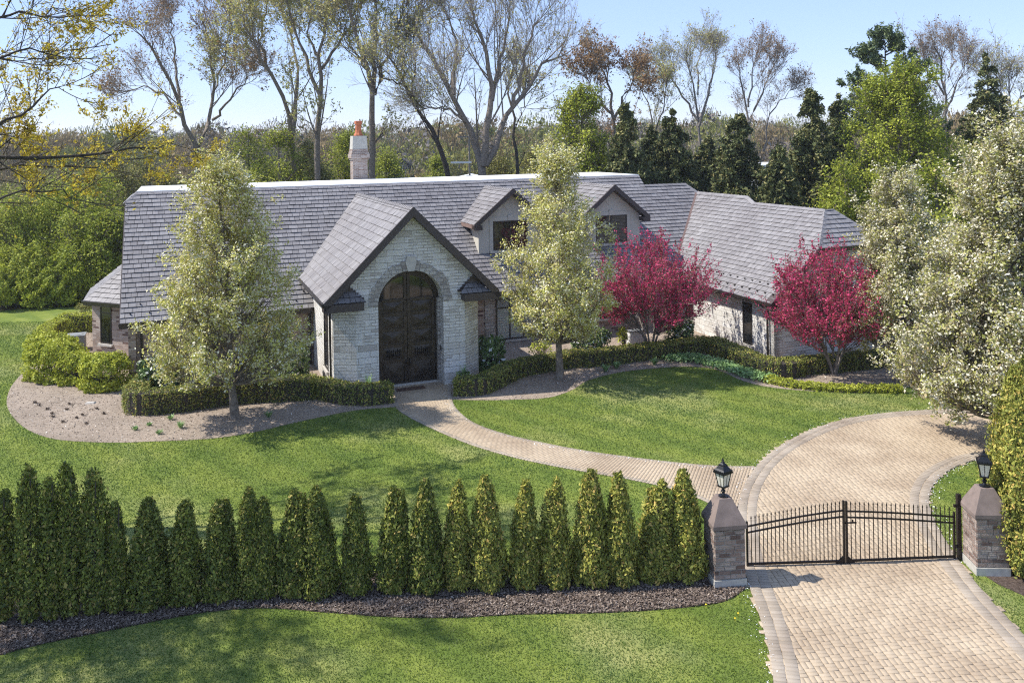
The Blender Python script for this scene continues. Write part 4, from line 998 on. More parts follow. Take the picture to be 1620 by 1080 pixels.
protoD = [arbor_proto(2.5, .44, 13000, M['arbor_dark'], 1, group=GA), arbor_proto(2.5, .44, 13000, M['arbor_dark'], 2, group=GA), arbor_proto(2.5, .44, 13000, M['arbor_dark'], 3, group=GA)]
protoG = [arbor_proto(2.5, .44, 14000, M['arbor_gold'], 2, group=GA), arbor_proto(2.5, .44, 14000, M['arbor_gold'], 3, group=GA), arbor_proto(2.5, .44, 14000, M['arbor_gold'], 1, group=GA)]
ords = ['first','second','third','fourth','fifth','sixth','seventh','eighth','ninth']
used = set()
for i, (x, yb, yt, hw) in enumerate(row):
    gx, gy, _ = at(x, yb-9); sc = FOC/gy; Hh = (yb-yt)/sc*.985; rr = hw/sc*1.13
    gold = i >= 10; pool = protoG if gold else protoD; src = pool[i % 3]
    if id(src) in used: o = copy_tree(src)
    else: o = src; used.add(id(src))
    o.location = (gx, gy, 0); o.rotation_euler = (RNG.normal(0,.018),RNG.normal(0,.018),RNG.uniform(0,6.28)); o.scale = (rr/.44, rr/.44, Hh/2.5)
    if i < 9: o['label'] = 'dark green cone arborvitae, %s of the row counting from its ragged left end' % ords[i]
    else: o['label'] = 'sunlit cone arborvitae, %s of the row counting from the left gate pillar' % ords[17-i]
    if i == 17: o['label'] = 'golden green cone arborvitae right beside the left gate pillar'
# taller ragged arborvitae on the left
rag = [(6,992,772,26,'darkest ragged arborvitae cut off by the left edge of the view'),(48,992,738,30,'tall ragged arborvitae with a browned tip'),(82,990,748,24,'ragged arborvitae with a thin bare lower stem'),(112,986,736,24,'slender tall ragged arborvitae with a rounded top'),(150,980,746,34,'broad pale ragged arborvitae with see-through foliage'),(186,974,790,26,'shorter dense arborvitae where the ragged group meets the cones'),(-40,1000,775,34,'ragged arborvitae almost outside the view')]
tall_prof = lambda t: min(1,.55+t*1.5)*max(0,1-t**3.2)**.5
for x, yb, yt, hw, lab in rag[:6]:
    gx, gy, _ = at(x, yb-10); sc = FOC/gy; Hh = (yb-yt)/sc
    r = place('arborvitae', (gx,gy,0), lab, 'conifer', 'tall ragged arborvitae at the left')
    V, F = arbor_mesh(Hh, hw/sc*.88, 6000 if x != 186 else 12000, None, 2, .048, tall_prof if x != 186 else None); obj_np('crown', V, [F], M['arbor_dark'], parent=r)
    P = np.array([np.stack([np.linspace(0,d,4), np.linspace(0,-d,4), np.linspace(0,Hh*.9,4)],1) for d in (.12,-.1)]); V, F = tubes(P, np.linspace(.04,.012,4)[None,:].repeat(2,0), 5); obj_np('trunk', V, [F], M['bark_dark'], parent=r)
for x, yb, yt, hw, lab, mm in ((1612,892,588,74,'tall golden arborvitae rising behind the right gate pillar',M['arbor_gold']),(1634,918,650,66,'golden arborvitae at the right edge beside the gate pillar tree',M['arbor_gold']),(1630,800,560,40,'darker arborvitae half hidden behind the tall golden one',M['arbor_dark'])):
    gx, gy, _ = at(x, yb-12); sc = FOC/gy; Hh = (yb-yt)/sc
    r = place('arborvitae', (gx,gy,0), lab, 'conifer', 'tall arborvitae beside the right gate pillar')
    V, F = arbor_mesh(Hh, hw/sc, 52000, None, 3, .046, lambda t: min(1,.52+t*1.7)*max(0,1-t)**.55); obj_np('crown', V, [F], mm, parent=r)
    P = np.array([np.stack([np.linspace(0,.1,4), np.linspace(0,0,4), np.linspace(0,Hh*.9,4)],1)]); V, F = tubes(P, np.linspace(.07,.012,4)[None,:], 6); obj_np('trunk', V, [F], M['bark_dark'], parent=r)

# ---- clipped hedges: a leafy skin over a twiggy dark core, along a plan path
def hedge(path, w_, h_, label, m=None, n=1900, name='hedge', size=.042, cat='hedge', round_=.12, group=None, bumpy=.035):
    Pc = resample(path, .25); L_ = len(Pc)*.25; c0 = Pc.mean(0)
    r = place(name, (c0[0],c0[1],0), label, cat, group)
    k = int(n*L_); i = RNG.uniform(0, len(Pc)-1.001, k); j = i.astype(int); f = (i-j)[:,None]; T = unit(np.concatenate([Pc[j+1]-Pc[j], np.zeros((k,1))],1))[:,:2]; q = Pc[j]*(1-f)+Pc[j+1]*f; S = np.stack([T[:,1],-T[:,0]],1)
    per = RNG.uniform(0, 2*h_+w_, k); hw = w_/2
    off = np.where(per < h_, -hw, np.where(per < h_+w_, per-h_-hw, hw)); z = np.where(per < h_, per, np.where(per < h_+w_, h_, 2*h_+w_-per))
    nx = np.where(per < h_, -1., np.where(per < h_+w_, 0, 1.)); nz_ = np.where((per >= h_)&(per < h_+w_), 1., .25)
    # round the shoulders and lump the skin
    lump = bumpy*(np.sin(i*1.7+z*5)+np.sin(i*3.9+off*6)+.8*np.sin(i*7.1-z*9)); dep = -np.abs(RNG.normal(0,.05,k))
    cor = np.maximum(0, (np.abs(off)-(hw-round_))/round_)*np.maximum(0,(z-(h_-round_))/round_)*round_*.4
    off = off+nx*(lump+dep); z = z+np.where(nz_ > .5, lump*.7+dep, 0)-cor
    p = np.stack([q[:,0]+S[:,0]*off-c0[0], q[:,1]+S[:,1]*off-c0[1], np.maximum(z,.02)], 1)
    # end faces
    for e, sgn in ((0,-1),(len(Pc)-1,1)):
        kk = int(n*w_*h_/ (2*h_+w_)*1.6)+40; t = unit(np.append(Pc[min(e+1,len(Pc)-1)]-Pc[max(e-1,0)],0)[None])[0,:2]; s = np.array([t[1],-t[0]])
        o_ = RNG.uniform(-hw,hw,kk); zz = RNG.uniform(0,h_,kk); d = RNG.normal(.0,.04,kk)
        pe = np.stack([Pc[e,0]+s[0]*o_+t[0]*sgn*d-c0[0], Pc[e,1]+s[1]*o_+t[1]*sgn*d-c0[1], zz],1); p = np.concatenate([p, pe]); S = np.concatenate([S, np.tile(t*sgn,(kk,1))]); nx = np.concatenate([nx, np.ones(kk)]); nz_ = np.concatenate([nz_, np.full(kk,.2)])
    nr = np.concatenate([S*nx[:,None], nz_[:,None]], 1); p += RNG.normal(size=p.shape)*.012
    V, F = leaves(p, size, nr, .75, 1.5); obj_np('foliage', V, [F], m or M['yew'], parent=r)
    b = MB()
    A = offs(Pc, -(hw-.10)); B = offs(Pc, hw-.10); z1 = h_-.10
    A[0] += (A[1]-A[0])*.6; B[0] += (B[1]-B[0])*.6; A[-1] += (A[-2]-A[-1])*.6; B[-1] += (B[-2]-B[-1])*.6
    for a in range(len(Pc)-1):
        P8 = [(A[a],.0),(B[a],.0),(B[a+1],.0),(A[a+1],.0),(A[a],z1),(B[a],z1),(B[a+1],z1),(A[a+1],z1)]; P8 = [(c[0]-c0[0],c[1]-c0[1],zz) for c,zz in P8]
        b.poly([P8[i_] for i_ in (4,5,6,7)]); b.poly([P8[i_] for i_ in (0,3,7,4)]); b.poly([P8[i_] for i_ in (1,5,6,2)])
        if a == 0: b.poly([P8[i_] for i_ in (0,4,5,1)])
        if a == len(Pc)-2: b.poly([P8[i_] for i_ in (3,2,6,7)])
    b.build('branches', M['bark_dark'], r); return r
hedge(smooth_path(px([(213,640),(213,650)]),2)+[np.array(at2(222,654))]+smooth_path(px([(290,648),(370,636),(440,632),(498,629)]),4), .85, .92, 'clipped yew hedge before the left wing, L shaped with an olive top')
hedge(smooth_path(px([(238,620),(226,632),(219,644)]),3), .85, .92, 'short return of the left clipped hedge towards the corner pier')
hedge(smooth_path(px([(492,626),(515,629),(545,636),(585,638),(618,634)]),4), .80, .78, 'clipped hedge curving to the walk, left of the arched entry')
hedge(smooth_path(px([(722,623),(760,622),(790,608),(815,596),(850,588),(890,582)]),5), .80, .72, 'clipped hedge sweeping from the walk, right of the arched entry')
hedge(smooth_path(px([(888,580),(950,577),(1010,569),(1070,563),(1118,556)]),4), .75, .75, 'straight clipped hedge behind the middle pear tree')
hedge(smooth_path(px([(1125,556),(1165,574),(1200,589),(1240,596),(1258,592)]),4), .95, .75, 'clipped hedge wrapping the corner of the pale stone wing')
hedge(smooth_path(px([(1256,591),(1300,588),(1360,582),(1420,576)]),4), .80, .72, 'clipped hedge behind the right crabapple stems')
hedge(smooth_path(px([(1215,603),(1250,611),(1310,617),(1370,619),(1425,619)]),4), .62, .26, 'low lime edging hedge along the lawn by the crabapple', M['lime'], 1400, 'hedge', .042)
hedge(smooth_path(px([(66,553),(78,540),(98,530)]),3), .8, 1.0, 'clipped lime hedge around the cooling unit, lawn side', M['lime'], 1500, 'hedge', .05)
hedge(smooth_path(px([(98,524),(150,524)]),3), .8, 1.05, 'clipped lime hedge around the cooling unit, house side', M['lime'], 1500, 'hedge', .05)

def shrub(x, y, w_, d_, h_, label, m, n=5000, size=.07, name='shrub', group=None, lift=.0, flat=.5, twig=14, aspect=1.4, lumpy=1.0):
    gx, gy, _ = at(x, y)
    r = place(name, (gx,gy,0), label, 'shrub', group)
    k = n; a = RNG.uniform(0,2*np.pi,k); c = RNG.uniform(-.55,1,k); s = np.sqrt(1-c**2)
    ph = RNG.uniform(0,6.28,4); lump = 1+lumpy*(.10*np.sin(3*a+ph[0])*s+.09*np.sin(5*a+4*c+ph[1])+.07*np.sin(9*a-7*c+ph[2]))
    rad = lump*RNG.uniform(.3,1.03,k)**.22
    p = np.stack([np.cos(a)*s*w_/2*rad, np.sin(a)*s*d_/2*rad, h_*(.42+lift)+np.sign(c)*np.abs(c)**flat*h_*.58*rad], 1)
    p[:,2] = np.maximum(p[:,2], .05); p += RNG.normal(size=p.shape)*.03
    V, F = leaves(p, size, np.stack([np.cos(a)*s, np.sin(a)*s, c*.8+.3],1), .8, aspect); obj_np('foliage', V, [F], m, parent=r)
    a = RNG.uniform(0,2*np.pi,twig); q = RNG.uniform(.3,.8,twig); e = np.stack([np.cos(a)*w_/2*q, np.sin(a)*d_/2*q, np.full(twig,h_*.8)],1); b0 = e*np.array([.12,.12,0]); P = bez(b0, (b0+e)/2+e*np.array([.1,.1,-.05]), e, 5)
    P2, R2 = spawn(P, np.full((twig,5),.014), 5, .2,1, 40, h_*.35)
    V, F = join([tubes(P, np.linspace(.02,.006,5)[None].repeat(twig,0), 4), tubes(P2, np.maximum(R2,.005), 3)]); obj_np('branches', V, [F], M['bark'], parent=r)
    return r
shrub(88, 600, 2.6, 2.0, 1.75, 'largest lime green burning bush at the left bed edge', M['lime'], 11000, .075)
shrub(124, 606, 1.7, 1.4, 1.35, 'small lime bush squeezed between the two big ones', M['lime'], 5000, .075)
shrub(165, 615, 2.15, 1.5, 1.5, 'rounded lime bush in front of the narrow bay window', M['lime'], 8500, .075)
shrub(72, 568, 2.0, 2.0, 1.3, 'low lime bush behind the largest one, toward the lawn', M['lime'], 5000, .075)
shrub(262, 628, 2.1, 1.4, 1.65, 'broad rhododendron inside the left hedge corner', M['rhodo'], 5500, .11, 'rhododendron')
shrub(458, 604, 1.8, 1.3, 1.7, 'rhododendron beside the dark downspout at the left wing', M['rhodo'], 3800, .11, 'rhododendron')
shrub(777, 585, 1.35, 1.2, 1.45, 'dark white-flowered rhododendron against the entry side wall', M['rhodo'], 4200, .10, 'rhododendron')
shrub(933, 564, 1.8, 1.3, 1.4, 'pale leaved rhododendron behind the middle hedge', M['rhodo'], 4200, .11, 'rhododendron')
shrub(1076, 548, 1.4, 1.2, 1.4, 'dark rhododendron in the inner corner by the stone wing', M['rhodo'], 3600, .10, 'rhododendron')
shrub(335, 612, 1.3, .9, 1.2, 'sparse lime twiggy bush under the left pear tree', M['lime'], 1100, .08, lift=.05)
shrub(398, 610, 1.5, .9, 1.2, 'sparse lime bush right of the left pear trunk', M['lime'], 1300, .08, lift=.05)
shrub(856, 572, 1.1, .8, .9, 'sparse twiggy bush under the shuttered window', M['lime'], 420, .08)
shrub(986, 560, .5, .5, 1.3, 'slim light green bush beside the white utility box', M['lime'], 420, .08)
shrub(133, 500, 1.0, .9, .8, 'small rusty brown bush beyond the cooling unit hedge', M['olive'], 900, .07)

# little plants in the beds
def tuft(x, y, n, h_, label, m, cat='plant', group=None, name='bed_plant'):
    gx, gy, _ = at(x, y); r = place(name, (gx,gy,0), label, cat, group)
    a = RNG.uniform(0,2*np.pi,n); q = RNG.uniform(.2,1,n)*h_*.9; base = RNG.normal(0,.03,(n,3))*[1,1,0]; e = base+np.stack([np.cos(a)*q, np.sin(a)*q, RNG.uniform(.5,1,n)*h_],1)
    S = np.stack([-np.sin(a), np.cos(a), np.zeros(n)],1)*.018; mid = (base+e)/2+[0,0,h_*.12]
    V = np.stack([base, mid-S, e, mid+S],1).reshape(-1,3); obj_np('leaves', V, [np.arange(n*4).reshape(n,4)], m, parent=r); return r
spots = [(270,664,.24,'seedling tuft of green leaves nearest the left hedge end'),(286,677,.30,'largest green tuft in the tan bed below the left hedge'),(214,680,.18,'low green tuft at the lawn side of the tan bed'),(252,687,.20,'green tuft at the bed edge, below the left hedge corner'),(425,660,.26,'green tuft in the shadow right of the left pear'),(236,673,.15,'tiny green tuft midway along the tan bed')]
for x, y, h_, lab in spots: tuft(x, y, 42, h_, lab, M['cover'], group='small plants sprouting in the left bed')
for i, (x, y) in enumerate([(55,638),(62,642),(75,648),(82,655),(105,648),(110,640),(130,657),(153,647),(84,660),(165,655),(138,671),(122,662),(100,668)]):
    tuft(x, y, 22, .12, 'dark withered perennial stub in the sunny left bed', M['chip'], 'plant', 'withered stubs in the left bed', 'withered_plant')
for x, y, lab in ((958,588,'leafy green clump at the lawn edge under the hedge'),(975,583,'bright green clump between hedge and lawn'),(1035,577,'small green clump near the start of the leafy ground cover')):
    tuft(x, y, 90, .35, lab, M['cover'], group='green clumps before the middle hedge')
def cover(name, path, w_, n, label_m, size, h_):
    Pc = np.array(resample(path, .2)); i = RNG.uniform(0,len(Pc)-1.001,n); j = i.astype(int); f = (i-j)[:,None]; q = Pc[j]*(1-f)+Pc[j+1]*f+RNG.normal(0,w_,(n,2)); z = h_*RNG.uniform(.2,1,n)
    V, F = leaves(np.concatenate([q, z[:,None]],1), size, np.tile([0,0,1.],(n,1)), .6, 1.3); o = obj_np(name, V, [F], label_m); tag(o, 'pale green leafy ground cover between hedge and lawn', 'ground cover', kind='stuff'); return o
cover('ground_cover', smooth_path(px([(1062,571),(1100,570),(1135,579),(1170,590),(1212,602)]),4), .26, 5200, M['cover'], .085, .28)
def scatter(name, poly, n, size, m, lab, cat, z=.02, aspect=1.8):
    P = np.array(poly); lo, hi = P.min(0), P.max(0); q = RNG.uniform(lo, hi, (n*3,2)); q = q[inpoly(q, poly)][:n]
    V, F = leaves(np.concatenate([q, RNG.uniform(.3,1,(len(q),1))*z+.006],1), size, np.tile([0,0,1.],(len(q),1)), .45, aspect, .5); o = obj_np(name, V, [F], m); tag(o, lab, cat, kind='stuff')
scatter('mulch', bedF_poly, 60000, .028, M['chip'], 'dark bark mulch chips in the front bed', 'mulch', .05)
scatter('soil_debris', bedL_poly, 16000, .032, M['chip_tan'], 'tan bark crumbs and fallen petals in the left bed', 'mulch', .03)
scatter('soil_debris', bedR_poly, 16000, .035, M['chip_tan'], 'tan bark crumbs and fallen petals in the bed right of the entry', 'mulch', .03)
# fallen white petals along the drive edge
pe = np.concatenate([offs(driveL,-.06)+RNG.normal(0,.10,(len(driveL),2)) for _ in range(6)]+[offs(walkR,.05)+RNG.normal(0,.08,(len(walkR),2)) for _ in range(6)]+[offs(driveR,.1)[len(driveR)//3:]+RNG.normal(0,.12,(len(driveR)-len(driveR)//3,2)) for _ in range(9)])
V, F = leaves(np.concatenate([pe, np.full((len(pe),1),.045)],1), .026, np.tile([0,0,1.],(len(pe),1)), .3, 1.1)
tag(obj_np('fallen_petals', V, [F], M['white']), 'white fallen petals gathered along the paving edge', 'petals', kind='stuff')

# ---- grass blades over the near lawn
def grass(n, x0, x1, y0, y1, hgt, wid, name, lab):
    # denser near the camera
    y = y0+(y1-y0)*RNG.uniform(0,1,n)**1.35; x = RNG.uniform(-1,1,n)*(y*.62+.5); q = np.stack([x,y],1)
    ok = inpoly(q, lawn_poly)
    for p_ in (bedL_poly, bedR_poly, bedF_poly, drive_poly, walk_poly, bedG_poly): ok &= ~inpoly(q, p_)
    q = q[ok]; k = len(q); a = RNG.uniform(0,2*np.pi,k); w_ = wid*(q[:,1]/20)**.8*RNG.uniform(.7,1.3,k); h_ = hgt*RNG.uniform(.5,1.35,k)*(q[:,1]/20)**.25
    le = RNG.normal(0,.6,(k,2))*h_[:,None]
    S = np.stack([np.cos(a)*w_, np.sin(a)*w_],1); z0 = np.zeros((k,1))
    V = np.stack([np.concatenate([q-S,z0],1), np.concatenate([q+S,z0],1), np.concatenate([q+le,h_[:,None]],1)],1).reshape(-1,3)
    o = obj_np(name, V, [np.arange(k*3).reshape(k,3)], M['grass']); tag(o, lab, 'grass', kind='stuff')
grass(760000, 0,0, 14.2, 52, .036, .010, 'grass', 'short green grass of the front lawns')
dn = MB()
for x, y in ((1117,961),(1168,975),(1163,983)):
    gx, gy, _ = at(x, y)
    d = MB(); d.lathe([(.004,0),(.004,.07),(.022,.075),(.024,.085),(.012,.092)], (0,0,0), 7); o = d.build('dandelion', M['yellow']); o.location = (gx,gy,0)
    tag(o, {1117:'yellow dandelion in the grass below the mulch bed',1168:'yellow dandelion near the left drive border',1163:'second dandelion near the left drive border, lower down'}[x], 'flower', 'dandelions in the front lawn')
# ================================================================== GATE, PILLARS, LANTERNS
def gate_pillar(c, rz, label, zb=1.36):
    r = empty('gate_pillar', (c[0],c[1],0), rz, label, 'gate pillar', 'brick pillars flanking the gate')
    h = .36
    b = MB(); b.box((-h,-h,.18),(h,h,zb)); b.build('brick_shaft', M['pillar'], r)
    # projecting band stones break the outline
    rb = MB(); rnd = random.Random(int(c[0]*10))
    z = .20; i = 0
    while z < zb-.1:
        hh = .095 if i % 3 else .19
        for s_ in range(4):
            n_ = 3 if hh < .15 else 2; x = -h
            for j in range(n_):
                x1 = -h+2*h*(j+1)/n_+(rnd.uniform(-.05,.05) if j < n_-1 else 0); d = rnd.uniform(.004,.022); z1 = min(z+hh-.010, zb-.01)
                P = [(x+.004,-h-d,z),(x1-.004,-h-d,z),(x1-.004,-h+.01,z),(x+.004,-h+.01,z),(x+.008,-h-d*.8,z1),(x1-.008,-h-d*.8,z1),(x1-.004,-h+.01,z1),(x+.004,-h+.01,z1)]
                ca, sa = math.cos(s_*math.pi/2), math.sin(s_*math.pi/2); rb.hexa([(p[0]*ca-p[1]*sa, p[0]*sa+p[1]*ca, p[2]) for p in P]); x = x1
        z += hh; i += 1
    rb.build('face_stones', M['pillar'], r)
    f = MB(); f.box((-h-.035,-h-.035,-.05),(h+.035,h+.035,.19)); f.build('footing', M['concrete'], r)
    c_ = MB(); a, t = h+.05, .155
    c_.box((-a,-a,zb+.003),(a,a,zb+.09)); c_.hexa([(-a,-a,zb+.09),(a,-a,zb+.09),(a,a,zb+.09),(-a,a,zb+.09),(-t,-t,zb+.62),(t,-t,zb+.62),(t,t,zb+.62),(-t,t,zb+.62)]); c_.build('cap', M['cap'], r)
    return r
def lantern(c, z0, rz, label):
    r = empty('lantern', (c[0],c[1],z0), rz, label, 'lantern', 'black lanterns on the gate pillars')
    s = MB(); s.lathe([(.12,0),(.12,.025),(.055,.045),(.03,.09),(.055,.12),(.055,.14),(.025,.17),(.06,.215),(.10,.235)], (0,0,0), 10); s.build('stem', M['lampblack'], r)
    b = MB(); z1, z2 = .24, .58; a, c2 = .080, .135
    for sx, sy in ((1,1),(1,-1),(-1,-1),(-1,1)):
        b.bar((sx*a,sy*a,z1),(sx*c2,sy*c2,z2),.012,0,4)
    b.box((-a-.02,-a-.02,z1-.01),(a+.02,a+.02,z1+.02)); b.box((-c2-.03,-c2-.03,z2-.02),(c2+.03,c2+.03,z2+.02))
    for sx in (-1,1):
        b.bar((sx*(a+.01),0,z1),(sx*(c2),0,z2),.006,0,4); b.bar((0,sx*(a+.01),z1),(0,sx*c2,z2),.006,0,4)
    b.build('lantern_frame', M['lampblack'], r)
    g_ = MB(); q = .006
    g_.hexa([(-a+q,-a+q,z1+.01),(a-q,-a+q,z1+.01),(a-q,a-q,z1+.01),(-a+q,a-q,z1+.01),(-c2+q,-c2+q,z2-.02),(c2-q,-c2+q,z2-.02),(c2-q,c2-q,z2-.02),(-c2+q,c2-q,z2-.02)]); g_.build('glass', M['lampglass'], r)
    t = MB(); t.lathe([(.225,0),(.215,.035),(.165,.07),(.115,.125),(.105,.135),(.105,.16),(.075,.175),(.045,.20),(.05,.215),(.02,.23),(.032,.25),(.02,.275),(.004,.32)], (0,0,z2+.015), 4, 0, math.pi/4)
    for k_ in range(4):
        an = k_*math.pi/2+math.pi/4; t.bar((.20*math.cos(an),.20*math.sin(an),z2+.03),(.245*math.cos(an),.245*math.sin(an),z2+.07),.012,0,4,.004)
        for j in range(5):
            an2 = k_*math.pi/2; u_ = (-.12+.06*j); x, y = .155*math.cos(an2)-u_*math.sin(an2), .155*math.sin(an2)+u_*math.cos(an2); t.bar((x,y,z2+.01),(x,y,z2+.06),.014,0,4,.005)
    t.build('roof_cap', M['lampblack'], r)
    return r
pl = at2(1133,932); pr2 = at2(1180,928); aL = math.atan2(pr2[1]-pl[1], pr2[0]-pl[0]); cL = ((pl[0]+pr2[0])/2-.395*math.sin(aL), (pl[1]+pr2[1])/2+.395*math.cos(aL))
gate_pillar(cL, aL, 'brick gate pillar with pyramid cap left of the gate')
lantern(cL, 1.98, aL+.5, 'black lantern on the left gate pillar, glass turned to the camera')
p1 = at2(1545,911); p0 = at2(1519,883); aR = math.atan2(p1[1]-p0[1], p1[0]-p0[0])+math.pi/2; ex = (math.cos(aR), math.sin(aR)); ey = (-ex[1], ex[0])
cR = (p1[0]+.395*ex[0]+.395*ey[0], p1[1]+.395*ex[1]+.395*ey[1])
gate_pillar(cR, aR, 'brick gate pillar with pyramid cap right of the gate, partly behind arborvitae')
lantern(cR, 1.98, aR-.35, 'black lantern on the right gate pillar before the golden arborvitae')

def gate_leaf(a, b, z_a, z_b, label, post_at_a):
    """a: hinge end, b: meeting end (plan points); the top rails climb from z_a to z_b"""
    a, b = Vector((*a,0)), Vector((*b,0)); t = b-a; ln = t.length; r = empty('gate_leaf', a, math.atan2(t.y,t.x), label, 'gate', 'two leaves of the iron driveway gate')
    f = MB(); zt = lambda x: z_a+(z_b-z_a)*(.6*x/ln+.4*math.sin(min(1,x/ln)*math.pi/2))
    f.box((0,-.02,.06),(ln,.02,.11)); n = 12
    for off_ in (0,-.15):
        for i in range(n):
            x0, x1 = ln*i/n, ln*(i+1)/n; f.hexa([(x0,-.016,zt(x0)+off_),(x1,-.016,zt(x1)+off_),(x1,.016,zt(x1)+off_),(x0,.016,zt(x0)+off_),(x0,-.016,zt(x0)+off_+.035),(x1,-.016,zt(x1)+off_+.035),(x1,.016,zt(x1)+off_+.035),(x0,.016,zt(x0)+off_+.035)])
    f.build('rail', M['iron'], r)
    k_ = MB(); m = 24
    for i in range(1, m):
        x = ln*i/m; k_.box((x-.0085,-.0085,.11),(x+.0085,.0085,zt(x)+.17)); k_.lathe([(.006,0),(.018,.03),(.0165,.045),(.003,.10)], (x,0,zt(x)+.165), 4)
    k_.build('pickets', M['iron'], r)
    for x, hh, w_ in ((0.0, z_a+.14, .028), (ln, z_b+.26, .042)):
        p = MB(); p.box((x-w_/2-(.0 if x else .01),-.03,.02),(x+w_/2,.03,hh)); p.build('stile', M['iron'], r)
    g_ = MB(); g_.prism([(ln-.03,-.025,.02),(ln-.22,-.025,.02),(ln-.03,-.025,.20)], (0,.05,0)); g_.build('foot_bracket', M['iron'], r)
    return r
gA, gM, gB = at2(1183,897), at2(1338,892), at2(1510,885)
d_ = Vector(gM)-Vector(gA); gMl = tuple(Vector(gM)-d_.normalized()*.035); d2 = Vector(gB)-Vector(gM); gMr = tuple(Vector(gM)+d2.normalized()*.035)
lA = gate_leaf(gA, gMl, .98, 1.30, 'left leaf of the black picket gate, rising to the middle', True)
lB = gate_leaf(gB, gMr, 1.04, 1.28, 'right leaf of the black picket gate with the latch bar', True)
lt = MB(); ln2 = d2.length; lt.box((ln2-.30,-.05,.98),(ln2+.05,.0-.02,1.01)); lt.box((ln2-.22,-.05,1.0),(ln2-.19,-.02,1.07)); lt.build('latch', M['iron'], lB)
gp = empty('gate_post', (gB[0]+.12, gB[1]+.0, 0), 0, 'black hinge post between the gate and the right pillar', 'gate post')
b = MB(); b.box((-.045,-.05,0),(.045,.05,1.62)); b.build('post', M['iron'], gp)
for z_ in (.30, 1.30):
    b = MB(); b.box((-.12,-.03,z_),(-.045,.03,z_+.06)); b.build('hinge', M['iron'], gp)

# ---- small things round the house
def hp(u, v, z=0.0):
    return (OX+u*math.cos(TH)+v*math.sin(TH), OY+u*math.sin(TH)-v*math.cos(TH), z)
def ac_unit(x, y, label):
    gx, gy, _ = at(x, y); r = empty('cooling_unit', (gx,gy,0), TH, label, 'cooling unit')
    b = MB(); b.box((-.42,-.42,0),(.42,.42,.74)); 
    for i in range(10): b.box((-.43,-.43,.08+i*.06),(.43,.43,.11+i*.06))
    b.build('cabinet', M['utility'], r)
    t = MB(); t.box((-.45,-.45,.742),(.45,.45,.80)); t.lathe([(.34,.801),(.34,.815),(.30,.82)], (0,0,0), 16); t.build('fan_top', M['utility'], r)
ac_unit(121, 553, 'grey cooling unit ringed by the lime hedge at the left end')
u_ = at(1006, 549); ub = empty('utility_box', (u_[0],u_[1],0), TH, 'white utility box on the ground behind the middle hedge', 'utility box')
b = MB(); b.box((-.42,-.2,0),(.42,.2,.80)); b.build('cabinet', M['white'], ub); b = MB(); b.box((-.45,-.23,.803),(.45,.23,.86)); b.build('lid', M['utility'], ub)
def urn(c, label):
    r = empty('urn', (c[0],c[1],0), 0, label, 'planter', 'stone planters beside the door')
    b = MB(); b.lathe([(.16,0),(.16,.06),(.10,.1),(.10,.16),(.26,.30),(.34,.42),(.36,.44),(.36,.47),(.30,.47),(.28,.42)], (0,0,0), 16); b.build('bowl', M['limestone'], r, True)
    n = 260; a = RNG.uniform(0,2*np.pi,n); q = np.sqrt(RNG.uniform(0,1,n))*.3; p = np.stack([q*np.cos(a), q*np.sin(a), .47+RNG.uniform(0,.14,n)],1); V, F = leaves(p, .06, None); obj_np('flowers', V, [F], M['rhodo'], parent=r)
    n = 40; a = RNG.uniform(0,2*np.pi,n); e = np.stack([np.cos(a)*.22, np.sin(a)*.22, .55+RNG.uniform(.1,.5,n)],1); b0 = np.tile([0,0,.45],(n,1))+RNG.normal(0,.03,(n,3)); S = np.stack([-np.sin(a),np.cos(a),a*0],1)*.01; m_ = (b0+e)/2+[0,0,.06]; V = np.stack([b0,m_-S,e,m_+S],1).reshape(-1,3); obj_np('spikes', V, [np.arange(n*4).reshape(n,4)], M['cover'], parent=r)
urn(hp(9.65,6.25), 'stone planter with spiky grass left of the arched door')
urn(hp(13.75,6.2), 'stone planter with pink flowers right of the arched door')
dm = MB(); c0 = at(644,618)
dm.box((-.62,-.22,.030),(.62,.22,.050)); o = dm.build('doormat', M['mat_']); o.location = (*hp(11.55,5.75)[:2],0); o.rotation_euler = (0,0,TH); tag(o, 'brown patterned doormat before the arched door', 'doormat')
fl = at(225,606); fr = empty('flood_light', (fl[0],fl[1],0), 0, 'small chrome ground light by the left corner pier', 'light')
b = MB(); b.bar((0,0,0),(0,0,.2),.02); b.lathe([(.05,.2),(.08,.24),(.08,.32),(.03,.36)], (0,0,0), 10); b.build('lamp_head', M['utility'], fr)
st_ = at(143,638); s_ = MB(); s_.hexa([(-.2,-.09,0),(.2,-.1,0),(.22,.1,0),(-.18,.12,0),(-.15,-.06,.06),(.16,-.07,.07),(.17,.07,.06),(-.14,.09,.05)]); o = s_.build('stone', M['limestone']); o.location = st_; tag(o, 'flat pale stone lying in the left bed', 'stone')

